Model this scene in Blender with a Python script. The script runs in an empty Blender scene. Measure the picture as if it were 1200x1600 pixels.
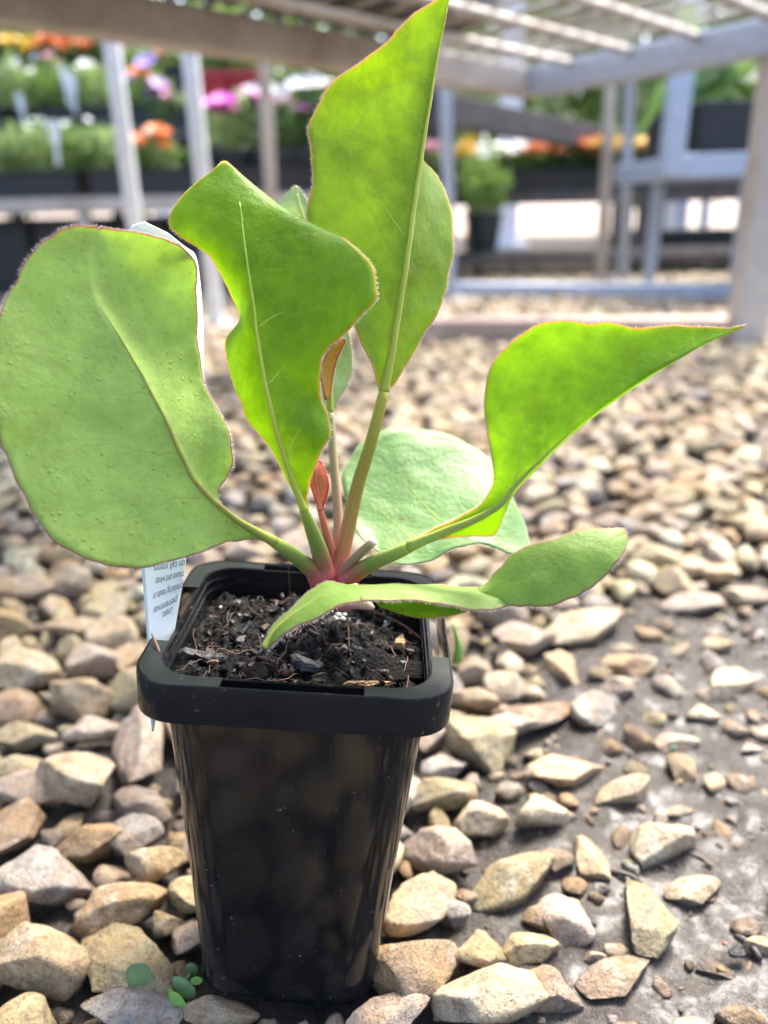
import bpy, bmesh, math, random
import numpy as np
from mathutils import Vector, Matrix, noise

random.seed(7); rng = np.random.default_rng(7)
sc = bpy.context.scene
col = sc.collection

# ------------------------------------------------------------------ camera
FPX = 1300.0                       # focal length in pixels of the 1200 x 1600 photograph
PITCH = math.radians(20.2); ROLL = math.radians(1.2); CAM_H = 0.232
CAM = np.array([0.0, 0.0, CAM_H])
_f = np.array([0, math.cos(PITCH), -math.sin(PITCH)])
_r0 = np.array([1.0, 0, 0]); _u0 = np.array([0, math.sin(PITCH), math.cos(PITCH)])
_r = math.cos(ROLL)*_r0 - math.sin(ROLL)*_u0
_u = math.cos(ROLL)*_u0 + math.sin(ROLL)*_r0
camd = bpy.data.cameras.new('camera'); cam = bpy.data.objects.new('camera', camd); col.objects.link(cam)
camd.sensor_fit = 'VERTICAL'; camd.sensor_height = 24.0; camd.lens = 24.0*FPX/1600.0
camd.clip_start = 0.01; camd.clip_end = 500
M3 = Matrix([[_r[i], _u[i], -_f[i]] for i in range(3)])
cam.matrix_world = Matrix.Translation(Vector(CAM)) @ M3.to_4x4()
camd.dof.use_dof = True; camd.dof.focus_distance = 0.222; camd.dof.aperture_fstop = 5.2
sc.camera = cam

# ------------------------------------------------------------------ sky and sun
SUN = Vector((0.42, 0.72, 1.15)).normalized()
SUN_EL = math.asin(SUN.z); SUN_ROT = math.atan2(SUN.x, SUN.y)
w = bpy.data.worlds.new('World'); sc.world = w; w.use_nodes = True
nt = w.node_tree; nt.nodes.clear()
sky = nt.nodes.new('ShaderNodeTexSky'); sky.sky_type = 'NISHITA'; sky.sun_disc = False
sky.sun_elevation = SUN_EL; sky.sun_rotation = SUN_ROT; sky.air_density = 0.7; sky.dust_density = 3.2; sky.ozone_density = 0.6
bg = nt.nodes.new('ShaderNodeBackground'); bg.inputs[1].default_value = 0.15
out = nt.nodes.new('ShaderNodeOutputWorld')
nt.links.new(sky.outputs[0], bg.inputs[0]); nt.links.new(bg.outputs[0], out.inputs[0])
sl = bpy.data.lights.new('sun', 'SUN'); sl.energy = 2.6; sl.angle = math.radians(22); sl.color = (1.0, 0.955, 0.89)
so = bpy.data.objects.new('sun', sl); col.objects.link(so); so.location = SUN*20
so.rotation_euler = SUN.to_track_quat('Z', 'Y').to_euler()

sc.view_settings.view_transform = 'Standard'; sc.view_settings.look = 'None'
sc.view_settings.exposure = 2.12; sc.view_settings.gamma = 1.0
sc.render.engine = 'CYCLES'
sc.cycles.max_bounces = 8; sc.cycles.use_denoising = True

# ------------------------------------------------------------------ helpers
def P(px, py, d):
    """world point seen at photograph pixel (px,py), d metres along the view axis"""
    return CAM + d*(_f + (px-600)/FPX*_r - (py-800)/FPX*_u)
def ray(px, py):
    return _f + (px-600)/FPX*_r - (py-800)/FPX*_u
def G(px, py, z=0.0):
    v = ray(px, py); return CAM + v*((z-CAM_H)/v[2])
def at(px, py, Y):
    v = ray(px, py); return CAM + v*(Y/v[1])
def project(p):
    q = np.asarray(p) - CAM; d = q@_f
    return 600+FPX*(q@_r)/d, 800-FPX*(q@_u)/d, d

def tag(o, label=None, cat=None, group=None, kind=None):
    if label: o['label'] = label
    if cat: o['category'] = cat
    if group: o['group'] = group
    if kind: o['kind'] = kind
    return o
def empty(name, loc=(0, 0, 0), rz=0.0):
    o = bpy.data.objects.new(name, None); col.objects.link(o); o.location = loc; o.rotation_euler = (0, 0, rz)
    o.empty_display_size = 0.02
    return o
def link(name, me, parent=None, m=None):
    o = bpy.data.objects.new(name, me); col.objects.link(o)
    if m is not None and not me.materials: me.materials.append(m)
    if parent is not None: o.parent = parent
    return o
def mesh(name, v, f, m=None, smooth=False):
    me = bpy.data.meshes.new(name)
    me.from_pydata([tuple(map(float, x)) for x in v], [], [tuple(int(i) for i in q) for q in f]); me.update()
    if smooth: me.polygons.foreach_set('use_smooth', [True]*len(me.polygons))
    if m is not None: me.materials.append(m)
    return me
def setcol(me, name, arr):
    a = me.attributes.new(name, 'FLOAT_COLOR', 'POINT')
    a.data.foreach_set('color', np.asarray(arr, dtype=np.float32).ravel())
class MB:
    def __init__(s): s.v = []; s.f = []
    def add(s, v, f):
        n = len(s.v); s.v += [tuple(x) for x in v]; s.f += [tuple(i+n for i in q) for q in f]; return s
    def box(s, c, size, R=None, bev=0.0):
        hx, hy, hz = [x/2 for x in size]
        if bev <= 0:
            v = [(x*hx, y*hy, z*hz) for z in (-1, 1) for y in (-1, 1) for x in (-1, 1)]
            f = [(0, 2, 3, 1), (4, 5, 7, 6), (0, 1, 5, 4), (2, 6, 7, 3), (0, 4, 6, 2), (1, 3, 7, 5)]
        else:
            bm = bmesh.new(); bmesh.ops.create_cube(bm, size=1)
            for q in bm.verts: q.co = Vector((q.co.x*size[0], q.co.y*size[1], q.co.z*size[2]))
            bmesh.ops.bevel(bm, geom=list(bm.edges), offset=bev, segments=2, affect='EDGES', profile=0.5)
            bm.verts.index_update(); v = [tuple(q.co) for q in bm.verts]; f = [tuple(q.index for q in fa.verts) for fa in bm.faces]; bm.free()
        if R is not None: v = [tuple(R @ Vector(x)) for x in v]
        return s.add([(x+c[0], y+c[1], z+c[2]) for x, y, z in v], f)
    def beam(s, a, b, wd, ht, bev=0.003):
        a, b = Vector(a), Vector(b); d = b-a; L = d.length; x = d.normalized()
        up = Vector((0, 0, 1)) if abs(x.z) < 0.9 else Vector((0, 1, 0))
        y = up.cross(x).normalized(); z = x.cross(y)
        R = Matrix((x, y, z)).transposed()
        return s.box((a+b)/2, (L, wd, ht), R, bev)
    def tube(s, pts, rad, n=8, cap=True, squash=None):
        pts = [Vector(p) for p in pts]; N = len(pts)
        rad = rad if hasattr(rad, '__len__') else [rad]*N
        rings = []; prev = None
        for i, p in enumerate(pts):
            t = (pts[min(i+1, N-1)] - pts[max(i-1, 0)]).normalized()
            if prev is None:
                y = t.orthogonal().normalized()
            else:
                y = (prev - t*prev.dot(t)).normalized()
            prev = y; z = t.cross(y)
            rings.append([p + (y*math.cos(k*2*math.pi/n) + z*math.sin(k*2*math.pi/n))*rad[i] for k in range(n)])
        v = [q for r_ in rings for q in r_]; f = []
        for i in range(N-1):
            for k in range(n):
                f.append((i*n+k, i*n+(k+1) % n, (i+1)*n+(k+1) % n, (i+1)*n+k))
        if cap: f.append(tuple(range(n))[::-1]); f.append(tuple((N-1)*n+k for k in range(n)))
        return s.add(v, f)
    def build(s, name, m, parent=None, smooth=False):
        return link(name, mesh(name, s.v, s.f, m, smooth), parent)

def crom(pts, n):
    """Catmull-Rom resampling (uniform in control index) of an (k,3) array to n points"""
    p = np.asarray(pts, float); k = len(p)
    q = np.vstack([2*p[0]-p[1], p, 2*p[-1]-p[-2]])
    t = np.linspace(0, k-1, n); i = np.minimum(t.astype(int), k-2); u = (t-i)[:, None]
    a, b, c, d = q[i], q[i+1], q[i+2], q[i+3]
    return 0.5*((2*b) + (c-a)*u + (2*a-5*b+4*c-d)*u*u + (3*b-a-3*c+d)*u**3)
def arclen(pts, n):
    p = crom(pts, 400); s = np.r_[0, np.cumsum(np.linalg.norm(np.diff(p, axis=0), axis=1))]
    t = np.linspace(0, s[-1], n); return np.c_[[np.interp(t, s, p[:, j]) for j in range(3)]].T

# ------------------------------------------------------------------ materials
class NT:
    def __init__(s, name):
        s.m = bpy.data.materials.new(name); s.m.use_nodes = True; s.t = s.m.node_tree; s.t.nodes.clear()
        s.out = s.n('ShaderNodeOutputMaterial')
    def n(s, typ, **kw):
        x = s.t.nodes.new(typ)
        for k, v in kw.items(): setattr(x, k, v)
        return x
    def l(s, a, b): s.t.links.new(a, b)
    def noise(s, scale, detail=4, rough=0.55, vec=None, dist=0.0):
        x = s.n('ShaderNodeTexNoise'); x.inputs['Scale'].default_value = scale; x.inputs['Detail'].default_value = detail
        x.inputs['Roughness'].default_value = rough; x.inputs['Distortion'].default_value = dist
        if vec is not None: s.l(vec, x.inputs['Vector'])
        return x.outputs['Fac']
    def ramp(s, fac, stops, interp='LINEAR'):
        x = s.n('ShaderNodeValToRGB'); cr = x.color_ramp; cr.interpolation = interp
        while len(cr.elements) < len(stops): cr.elements.new(0.5)
        for e, (p, c) in zip(cr.elements, stops):
            e.position = p; e.color = (*c, 1) if hasattr(c, '__len__') else (c, c, c, 1)
        s.l(fac, x.inputs[0]); return x.outputs[0]
    def mix(s, fac, a, b, mode='MIX'):
        x = s.n('ShaderNodeMix'); x.data_type = 'RGBA'; x.blend_type = mode; x.clamp_factor = True
        for sock, val in ((x.inputs[0], fac), (x.inputs[6], a), (x.inputs[7], b)):
            if hasattr(val, 'links'): s.l(val, sock)
            elif hasattr(val, '__len__'): sock.default_value = (*val, 1)
            else: sock.default_value = val
        return x.outputs[2]
    def math(s, op, a, b=0.0):
        x = s.n('ShaderNodeMath', operation=op)
        for sock, val in ((x.inputs[0], a), (x.inputs[1], b)):
            if hasattr(val, 'links'): s.l(val, sock)
            else: sock.default_value = val
        return x.outputs[0]
    def bump(s, h, strength=0.5, dist=0.001, prev=None):
        x = s.n('ShaderNodeBump'); x.inputs['Strength'].default_value = strength; x.inputs['Distance'].default_value = dist
        s.l(h, x.inputs['Height'])
        if prev is not None: s.l(prev, x.inputs['Normal'])
        return x.outputs[0]
    def pos(s): return s.n('ShaderNodeNewGeometry').outputs['Position']
    def obj(s): return s.n('ShaderNodeTexCoord').outputs['Object']
    def bsdf(s, color, rough=0.5, normal=None, **kw):
        b = s.n('ShaderNodeBsdfPrincipled')
        for k, v in (('Base Color', color), ('Roughness', rough), *kw.items()):
            k = k.replace('_', ' ')
            if hasattr(v, 'links'): s.l(v, b.inputs[k])
            elif hasattr(v, '__len__'): b.inputs[k].default_value = (*v, 1)
            else: b.inputs[k].default_value = v
        if normal is not None: s.l(normal, b.inputs['Normal'])
        return b.outputs[0]
    def done(s, sh): s.l(sh, s.out.inputs[0]); return s.m

def simple(name, c, rough=0.5, var=0.25, scale=40, bump=0.0, **kw):
    t = NT(name); p = t.pos(); n_ = t.noise(scale, 4, 0.6, p)
    c0 = tuple(x*(1-var) for x in c); c1 = tuple(min(1, x*(1+var)) for x in c)
    nm = t.bump(n_, bump, 0.002) if bump else None
    return t.done(t.bsdf(t.ramp(n_, [(0.3, c0), (0.7, c1)]), rough, nm, **kw))

def leaf_material(name, c_dark, c_light, c_trans, trans=0.35, rough=0.42, edge=(0.30, 0.03, 0.05), edge_w=0.2, base=(0.30, 0.33, 0.06), bumps=0.0, sheen=0.25, vein=0.45, vcol=None):
    t = NT(name); p = t.pos()
    at_ = t.n('ShaderNodeAttribute', attribute_name='leafuv'); sep = t.n('ShaderNodeSeparateColor'); t.l(at_.outputs['Color'], sep.inputs[0])
    u, v, e = sep.outputs[0], sep.outputs[1], sep.outputs[2]
    n1 = t.noise(90, 5, 0.6, p, 0.4); n2 = t.noise(700, 3, 0.6, p); n3 = t.noise(2500, 2, 0.5, p)
    c = t.mix(t.ramp(n1, [(0.32, 0.0), (0.68, 1.0)]), c_dark, c_light)
    c = t.mix(t.math('MULTIPLY', t.ramp(n2, [(0.35, 0.0), (0.7, 1.0)]), 0.35), c, tuple(min(1, x*1.35) for x in c_light))
    # pinnate side veins in leaf coordinates
    wv_ = t.math('ADD', t.math('SUBTRACT', t.math('MULTIPLY', u, 7.0), t.math('MULTIPLY', v, 1.7)), t.math('MULTIPLY', t.math('SUBTRACT', t.noise(55, 3, 0.5, p), 0.5), 1.3))
    dv = t.math('ABSOLUTE', t.math('SUBTRACT', t.math('FRACT', wv_), 0.5))
    pin = t.math('MULTIPLY', t.ramp(dv, [(0.0, 1.0), (0.030, 0.0)]), t.math('MULTIPLY', t.ramp(v, [(0.0, 1.0), (0.85, 0.15)]), t.ramp(u, [(0.7, 1.0), (0.95, 0.0)])))
    w2_ = t.math('ADD', t.math('ADD', t.math('MULTIPLY', u, 26.0), t.math('MULTIPLY', v, 3.5)), t.math('MULTIPLY', t.math('SUBTRACT', t.noise(90, 3, 0.6, p), 0.5), 5.0))
    pin2 = t.math('MULTIPLY', t.ramp(t.math('ABSOLUTE', t.math('SUBTRACT', t.math('FRACT', w2_), 0.5)), [(0.0, 0.45), (0.06, 0.0)]), t.ramp(v, [(0.0, 1.0), (0.95, 0.2)]))
    pin = t.math('MAXIMUM', pin, pin2)
    c = t.mix(t.math('MULTIPLY', pin, vein*0.8), c, vcol or tuple(min(1, x*1.5+0.03) for x in c_light))
    # paler along the base of the midrib
    bm_ = t.math('MULTIPLY', t.ramp(u, [(0.0, 1.0), (0.35, 0.0)]), t.ramp(v, [(0.0, 1.0), (0.5, 0.0)]))
    c = t.mix(t.math('MULTIPLY', bm_, 0.6), c, base)
    # coloured margin (pigment), a wobbling band in true millimetres from the edge
    ew = t.math('ADD', e, t.math('MULTIPLY', t.math('SUBTRACT', t.noise(500, 3, 0.6, p), 0.5), 0.16))
    em = t.ramp(ew, [(edge_w*0.7, 1.0), (edge_w*1.25, 0.0)])
    c = t.mix(t.math('MULTIPLY', em, 0.9), c, edge)
    # a few reddish blemishes
    sp = t.ramp(t.noise(260, 1, 0.4, p), [(0.775, 0.0), (0.80, 1.0)])
    c = t.mix(t.math('MULTIPLY', sp, 0.75), c, (0.22, 0.07, 0.04))
    nm = t.bump(n2, 0.35, 0.0005); nm = t.bump(n3, 0.4, 0.00015, nm); nm = t.bump(t.math('SUBTRACT', 1.0, pin), 0.5*vein, 0.0006, nm)
    nm = t.bump(t.noise(140, 4, 0.55, p), 0.3, 0.0016, nm)
    if bumps:
        vo = t.n('ShaderNodeTexVoronoi'); vo.inputs['Scale'].default_value = 430; vo.feature = 'F1'; vo.inputs['Randomness'].default_value = 1.0; t.l(p, vo.inputs['Vector'])
        pim = t.ramp(vo.outputs['Distance'], [(0.0, 1.0), (0.24, 0.0)])
        pim = t.math('MULTIPLY', pim, t.ramp(t.noise(160, 2, 0.5, p), [(0.36, 0.0), (0.55, 1.0)]))
        nm = t.bump(pim, bumps, 0.0005, nm)
        nm = t.bump(t.noise(170, 3, 0.5, p), 0.22, 0.0018, nm)
    b = t.bsdf(c, t.math('ADD', rough, t.math('MULTIPLY', t.math('SUBTRACT', n2, 0.5), 0.25)), nm, **{'Sheen_Weight': sheen, 'Sheen_Roughness': 0.4, 'Specular_IOR_Level': 0.32})
    tr = t.n('ShaderNodeBsdfTranslucent'); t.l(nm, tr.inputs['Normal'])
    tc = t.mix(em, t.mix(t.ramp(n1, [(0.3, 0.0), (0.7, 1.0)]), tuple(x*0.75 for x in c_trans), c_trans), tuple(min(1, x*1.3) for x in edge))
    vn = t.n('ShaderNodeTexVoronoi'); vn.feature = 'DISTANCE_TO_EDGE'; vn.inputs['Scale'].default_value = 210; t.l(p, vn.inputs['Vector'])
    net = t.ramp(vn.outputs['Distance'], [(0.0, 1.0), (0.09, 0.0)])
    mot = t.ramp(t.noise(330, 4, 0.65, p, 0.3), [(0.3, 0.0), (0.7, 1.0)])
    tc = t.mix(0.8, tc, t.mix(mot, (0.72, 0.76, 0.7), (1.0, 1.0, 1.0)), 'MULTIPLY')
    tc = t.mix(t.math('MULTIPLY', pin, vein*0.7), tc, tuple(min(1, x*1.25+0.06) for x in c_trans))
    tc = t.mix(t.math('MULTIPLY', net, 0.09), tc, (0.9, 0.95, 0.25))
    t.l(tc, tr.inputs[0])
    mx = t.n('ShaderNodeMixShader'); mx.inputs[0].default_value = trans; t.l(b, mx.inputs[1]); t.l(tr.outputs[0], mx.inputs[2])
    return t.done(mx.outputs[0])

def stem_material(name, stops, rough=0.38):
    """stops along the stem: attribute leafuv.r runs 0 at the crown to 1 at the far end"""
    t = NT(name); p = t.pos()
    at_ = t.n('ShaderNodeAttribute', attribute_name='leafuv'); sep = t.n('ShaderNodeSeparateColor'); t.l(at_.outputs['Color'], sep.inputs[0])
    n_ = t.noise(500, 4, 0.6, p)
    fac = t.math('ADD', sep.outputs[0], t.math('MULTIPLY', t.math('SUBTRACT', n_, 0.5), 0.18))
    c = t.ramp(fac, stops)
    c = t.mix(t.math('MULTIPLY', t.ramp(t.noise(1400, 2, 0.5, p), [(0.5, 0.0), (0.75, 1.0)]), 0.2), c, (0.4, 0.38, 0.12))
    nm = t.bump(t.noise(1500, 2, 0.5, p), 0.3, 0.0002)
    b = t.bsdf(c, rough, nm, **{'Subsurface_Weight': 0.35, 'Subsurface_Scale': 0.002, 'Sheen_Weight': 0.05, 'Specular_IOR_Level': 0.25})
    return t.done(b)

def stone_material(name, objcolor):
    t = NT(name); p = t.pos()
    if objcolor: cc = t.n('ShaderNodeObjectInfo').outputs['Color']
    else: cc = t.n('ShaderNodeAttribute', attribute_name='stonecol').outputs['Color']
    n1 = t.noise(55, 5, 0.65, p, 0.8); n2 = t.noise(230, 5, 0.7, p, 0.3); n3 = t.noise(900, 4, 0.7, p); n4 = t.noise(28, 3, 0.6, p, 1.2)
    c = t.mix(t.ramp(n1, [(0.40, 0.0), (0.60, 0.85)]), cc, t.mix(0.6, cc, (0.36, 0.215, 0.08)))
    c = t.mix(t.ramp(n4, [(0.52, 0.0), (0.66, 0.55)]), c, (0.30, 0.26, 0.22))
    c = t.mix(t.ramp(t.noise(40, 4, 0.65, p, 0.9), [(0.54, 0.0), (0.66, 0.6)]), c, (0.60, 0.52, 0.40))
    c = t.mix(t.ramp(n2, [(0.38, 0.6), (0.52, 0.0)]), c, t.mix(0.6, cc, (0.08, 0.05, 0.03)))
    c = t.mix(t.ramp(n3, [(0.34, 0.6), (0.43, 0.0)]), c, (0.045, 0.038, 0.032))
    c = t.mix(t.ramp(n3, [(0.58, 0.0), (0.70, 0.45)]), c, (0.62, 0.56, 0.48))
    sp2 = t.n('ShaderNodeTexVoronoi'); sp2.inputs['Scale'].default_value = 520; t.l(p, sp2.inputs['Vector'])
    c = t.mix(t.math('MULTIPLY', t.ramp(sp2.outputs['Distance'], [(0.10, 1.0), (0.22, 0.0)]), t.ramp(t.noise(60, 2, 0.5, p), [(0.5, 0.0), (0.6, 0.7)])), c, (0.07, 0.06, 0.05))
    # thin mineral veins
    wv = t.ramp(t.math('ABSOLUTE', t.math('SUBTRACT', t.noise(75, 3, 0.5, p, 1.5), 0.5)), [(0.0, 0.5), (0.022, 0.0)])
    c = t.mix(wv, c, (0.14, 0.07, 0.03))
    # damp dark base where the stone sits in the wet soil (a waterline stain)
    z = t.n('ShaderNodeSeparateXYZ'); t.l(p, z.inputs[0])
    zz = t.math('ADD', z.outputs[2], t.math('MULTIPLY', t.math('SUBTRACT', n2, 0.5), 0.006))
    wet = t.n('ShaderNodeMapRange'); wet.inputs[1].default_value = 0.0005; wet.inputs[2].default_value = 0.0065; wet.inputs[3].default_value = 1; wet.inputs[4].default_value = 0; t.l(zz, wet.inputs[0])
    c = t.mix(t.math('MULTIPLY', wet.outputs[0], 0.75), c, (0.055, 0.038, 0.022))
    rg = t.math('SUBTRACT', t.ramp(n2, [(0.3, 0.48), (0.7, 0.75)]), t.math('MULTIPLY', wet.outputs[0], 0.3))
    nm = t.bump(n2, 0.85, 0.0032); nm = t.bump(n3, 0.9, 0.0010, nm)
    return t.done(t.bsdf(c, rg, nm, Specular_IOR_Level=0.4))

def ground_material():
    t = NT('wet_soil'); p = t.pos()
    n1 = t.noise(14, 5, 0.6, p, 0.6); n2 = t.noise(170, 6, 0.7, p, 0.4); n3 = t.noise(700, 4, 0.65, p)
    c = t.ramp(n1, [(0.3, (0.040, 0.031, 0.022)), (0.7, (0.125, 0.106, 0.085))])
    c = t.mix(t.ramp(n2, [(0.38, 0.7), (0.58, 0.0)]), c, (0.035, 0.028, 0.022))
    c = t.mix(t.ramp(n3, [(0.55, 0.0), (0.75, 0.5)]), c, (0.30, 0.27, 0.23))
    # far away the loose stones can no longer be told apart: pale gravel colour takes over
    y = t.n('ShaderNodeSeparateXYZ'); t.l(p, y.inputs[0])
    fr = t.n('ShaderNodeMapRange'); fr.inputs[1].default_value = 2.6; fr.inputs[2].default_value = 3.6; t.l(y.outputs[1], fr.inputs[0])
    vo = t.n('ShaderNodeTexVoronoi'); vo.inputs['Scale'].default_value = 45; t.l(p, vo.inputs['Vector'])
    gc = t.mix(vo.outputs['Color'], (0.22, 0.16, 0.12), (0.36, 0.29, 0.23))
    c = t.mix(fr.outputs[0], c, gc)
    rg = t.mix(fr.outputs[0], t.ramp(n2, [(0.35, 0.22), (0.65, 0.45)]), (0.8, 0.8, 0.8))
    nm = t.bump(n2, 0.8, 0.006); nm = t.bump(n3, 0.8, 0.0016, nm)
    cw = t.math('MULTIPLY', t.math('SUBTRACT', 1.0, fr.outputs[0]), t.ramp(n2, [(0.35, 0.22), (0.6, 0.0)]))
    return t.done(t.bsdf(c, rg, nm, Specular_IOR_Level=0.5, Coat_Weight=cw, Coat_Roughness=0.22))

def plastic_material(name, c, rough, dust=0.5, dcol=(0.20, 0.16, 0.13), wav=0.15):
    t = NT(name); p = t.obj()
    n1 = t.noise(420, 3, 0.75, p); n2 = t.noise(60, 3, 0.6, p); st = t.n('ShaderNodeMapping'); st.inputs['Scale'].default_value = (600, 600, 25); t.l(p, st.inputs['Vector'])
    n3 = t.noise(1.0, 3, 0.6, st.outputs[0])
    d = t.math('MULTIPLY', t.ramp(n1, [(0.66, 0.0), (0.70, 1.0)]), t.ramp(n2, [(0.48, 0.0), (0.60, 1.0)]))
    haze_ = t.math('MULTIPLY', t.ramp(n2, [(0.35, 0.0), (0.7, 1.0)]), 0.05)
    cc = t.mix(t.math('MULTIPLY', t.math('ADD', d, haze_), dust), c, dcol)
    mp = t.n('ShaderNodeMapping'); mp.inputs['Scale'].default_value = (500, 500, 130); mp.inputs['Rotation'].default_value = (0.4, 0.5, 0.3); t.l(p, mp.inputs['Vector'])
    scf = t.math('MULTIPLY', t.ramp(t.noise(1.0, 4, 0.75, mp.outputs[0]), [(0.68, 0.0), (0.72, 1.0)]), t.ramp(t.noise(95, 2, 0.5, p), [(0.52, 0.0), (0.62, 1.0)]))
    cc = t.mix(t.math('MULTIPLY', scf, 0.5), cc, (0.24, 0.19, 0.16)); d = t.math('MAXIMUM', d, scf)
    rg = t.math('ADD', rough, t.math('ADD', t.math('MULTIPLY', d, 0.4), t.math('MULTIPLY', n3, 0.08)))
    nm = t.bump(t.noise(55, 2, 0.5, p), wav, 0.003); nm = t.bump(n3, 0.08, 0.0004, nm)
    return t.done(t.bsdf(cc, rg, nm, Specular_IOR_Level=0.26))

def metal_material(name, c, rough=0.5, metallic=0.35, rust=0.25):
    t = NT(name); p = t.pos()
    n1 = t.noise(9, 4, 0.6, p); n2 = t.noise(60, 5, 0.65, p, 0.5)
    cc = t.mix(t.ramp(n2, [(0.3, 0.0), (0.7, 1.0)]), tuple(x*0.82 for x in c), tuple(min(1, x*1.1) for x in c))
    cc = t.mix(t.math('MULTIPLY', t.ramp(n1, [(0.45, 0.0), (0.65, 1.0)]), rust), cc, (0.22, 0.14, 0.08))
    return t.done(t.bsdf(cc, t.ramp(n2, [(0.3, rough-0.1), (0.7, rough+0.12)]), t.bump(n2, 0.15, 0.001), Metallic=metallic))

MAT = {}
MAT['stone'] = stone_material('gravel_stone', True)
MAT['gravel'] = stone_material('gravel_far', False)
MAT['ground'] = ground_material()
MAT['pot'] = plastic_material('black_plastic', (0.0065, 0.007, 0.0085), 0.07, 0.75, wav=0.03)
MAT['flange'] = plastic_material('dusty_black_plastic', (0.009, 0.013, 0.010), 0.30, 0.8, (0.13, 0.14, 0.125))
MAT['tray'] = simple('tray_plastic', (0.012, 0.012, 0.014), 0.45, 0.3)
MAT['pale_metal'] = metal_material('weathered_galvanised', (0.52, 0.48, 0.43), 0.55, 0.15, 0.45)
MAT['blue_metal'] = metal_material('blue_grey_galvanised', (0.42, 0.48, 0.58), 0.45, 0.3, 0.05)
MAT['dark_timber'] = simple('dark_timber', (0.10, 0.085, 0.075), 0.75, 0.4, 30, 0.3)
MAT['brown_rail'] = simple('pinkish_timber', (0.42, 0.31, 0.25), 0.75, 0.25, 30, 0.3)
MAT['white_metal'] = simple('white_painted_metal', (0.75, 0.78, 0.82), 0.5, 0.05)
MAT['red'] = simple('red_plastic', (0.42, 0.02, 0.03), 0.35, 0.15)
MAT['green_pot'] = simple('dark_green_plastic', (0.012, 0.028, 0.03), 0.4, 0.2)

# ------------------------------------------------------------------ ground
POT_T = np.array([-0.022, 0.2375, -0.0308])      # rim centre in camera axes (right, forward, up)
POT_H = 0.1156
def _rot(ax, ay, az):
    cx, cy, cz = math.cos(ax), math.cos(ay), math.cos(az); sx, sy, sz = math.sin(ax), math.sin(ay), math.sin(az)
    X = np.array([[1, 0, 0], [0, cx, -sx], [0, sx, cx]]); Y = np.array([[cy, 0, sy], [0, 1, 0], [-sy, 0, cy]]); Z = np.array([[cz, -sz, 0], [sz, cz, 0], [0, 0, 1]])
    return Y @ X @ Z
CB = np.c_[_r, _f, _u]
POT_R = CB @ _rot(0.324, 0.0681, 0.0149)
RIM = CAM + CB @ POT_T
BASE = RIM + POT_R @ np.array([0, 0, -POT_H])
def potp(x, y, z):                                # pot frame (origin at rim centre) -> world
    return RIM + POT_R @ np.array([x, y, z])

def mud_mask(x, y):
    """1 where bare wet mud shows (right of the pot), 0 on the stone bed"""
    e = 0.018 + 0.42*max(-0.04, (y-0.20)) + 0.022*noise.noise((x*14, y*14, 3.1))
    a = 1/(1+math.exp(-(x-e)/0.010))
    b = 1/(1+math.exp((y-0.44-0.25*max(0, x-0.1)-0.03*noise.noise((x*11, y*11, 9.0)))/0.022))
    return a*b
def ground_z(x, y):
    h = 0.004*noise.noise((x*9, y*9, 0.3)) + 0.0020*noise.noise((x*45, y*45, 1.7)) + 0.0020*noise.noise((x*130, y*130, 4.2)) + 0.0009*noise.noise((x*290, y*290, 6.2))
    return h*(1.0 if y < 3 else 0.3)

def axis(lo, hi, step, far):
    a = list(np.arange(lo, hi+1e-9, step)); d = step
    while a[-1] < far: d *= 1.25; a.append(a[-1]+d)
    d = step
    while a[0] > -far: d *= 1.25; a.insert(0, a[0]-d)
    return a
gx = axis(-0.32, 0.42, 0.0035, 120); gy = axis(0.0, 0.62, 0.0035, 120)
V = []; NX = len(gx)
for y in gy:
    for x in gx:
        z = ground_z(x, y) if abs(x) < 6 and -2 < y < 8 else 0.0
        z += 0.0045*mud_mask(x, y) - 0.0015 if (-1 < x < 1 and 0 < y < 1) else -0.0015
        V.append((x, y, z))
Fc = [(j*NX+i, j*NX+i+1, (j+1)*NX+i+1, (j+1)*NX+i) for j in range(len(gy)-1) for i in range(NX-1)]
ground = link('ground', mesh('ground', V, Fc, MAT['ground'], True)); tag(ground, 'wet brown soil under loose pale gravel', 'ground', kind='structure')

# ------------------------------------------------------------------ stones
def stone_proto(seed, sub=3, flat=0.6):
    rn = random.Random(seed); bm = bmesh.new(); bmesh.ops.create_icosphere(bm, subdivisions=sub, radius=1.0)
    planes = []
    for k in range(rn.randint(8, 11)):
        d = Vector((rn.gauss(0, 1), rn.gauss(0, 1), rn.gauss(0, 0.9))).normalized(); planes.append((d, rn.uniform(0.40, 0.74)))
    off = Vector((rn.uniform(-50, 50),)*3)
    for v in bm.verts:
        q = v.co.copy()
        for it in range(3):
            for d, h in planes:
                s_ = q.dot(d)
                if s_ > h: q -= d*(s_-h)*0.985
        q += q.normalized()*(0.05*noise.noise(q*1.6+off) + 0.035*noise.noise(q*4.5+off) + (0.016*noise.noise(q*11+off) if sub > 2 else 0))
        v.co = q
    xs = [v.co.copy() for v in bm.verts]
    lo = Vector([min(c[i] for c in xs) for i in range(3)]); hi = Vector([max(c[i] for c in xs) for i in range(3)])
    for v in bm.verts:
        for i in range(3): v.co[i] = (v.co[i]-(lo[i]+hi[i])/2)*2/(hi[i]-lo[i])
    me = bpy.data.meshes.new('stone'); bm.to_mesh(me); bm.free()
    me.polygons.foreach_set('use_smooth', [True]*len(me.polygons)); me.materials.append(MAT['stone'])
    return me
PROTO = [stone_proto(100+i, 4 if i < 14 else 3) for i in range(26)]
LOW = []
for i in range(14):
    me = stone_proto(400+i, 2); LOW.append((np.array([v.co for v in me.vertices]), np.array([p.vertices for p in me.polygons]))); bpy.data.meshes.remove(me)
LOW1 = []
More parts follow.
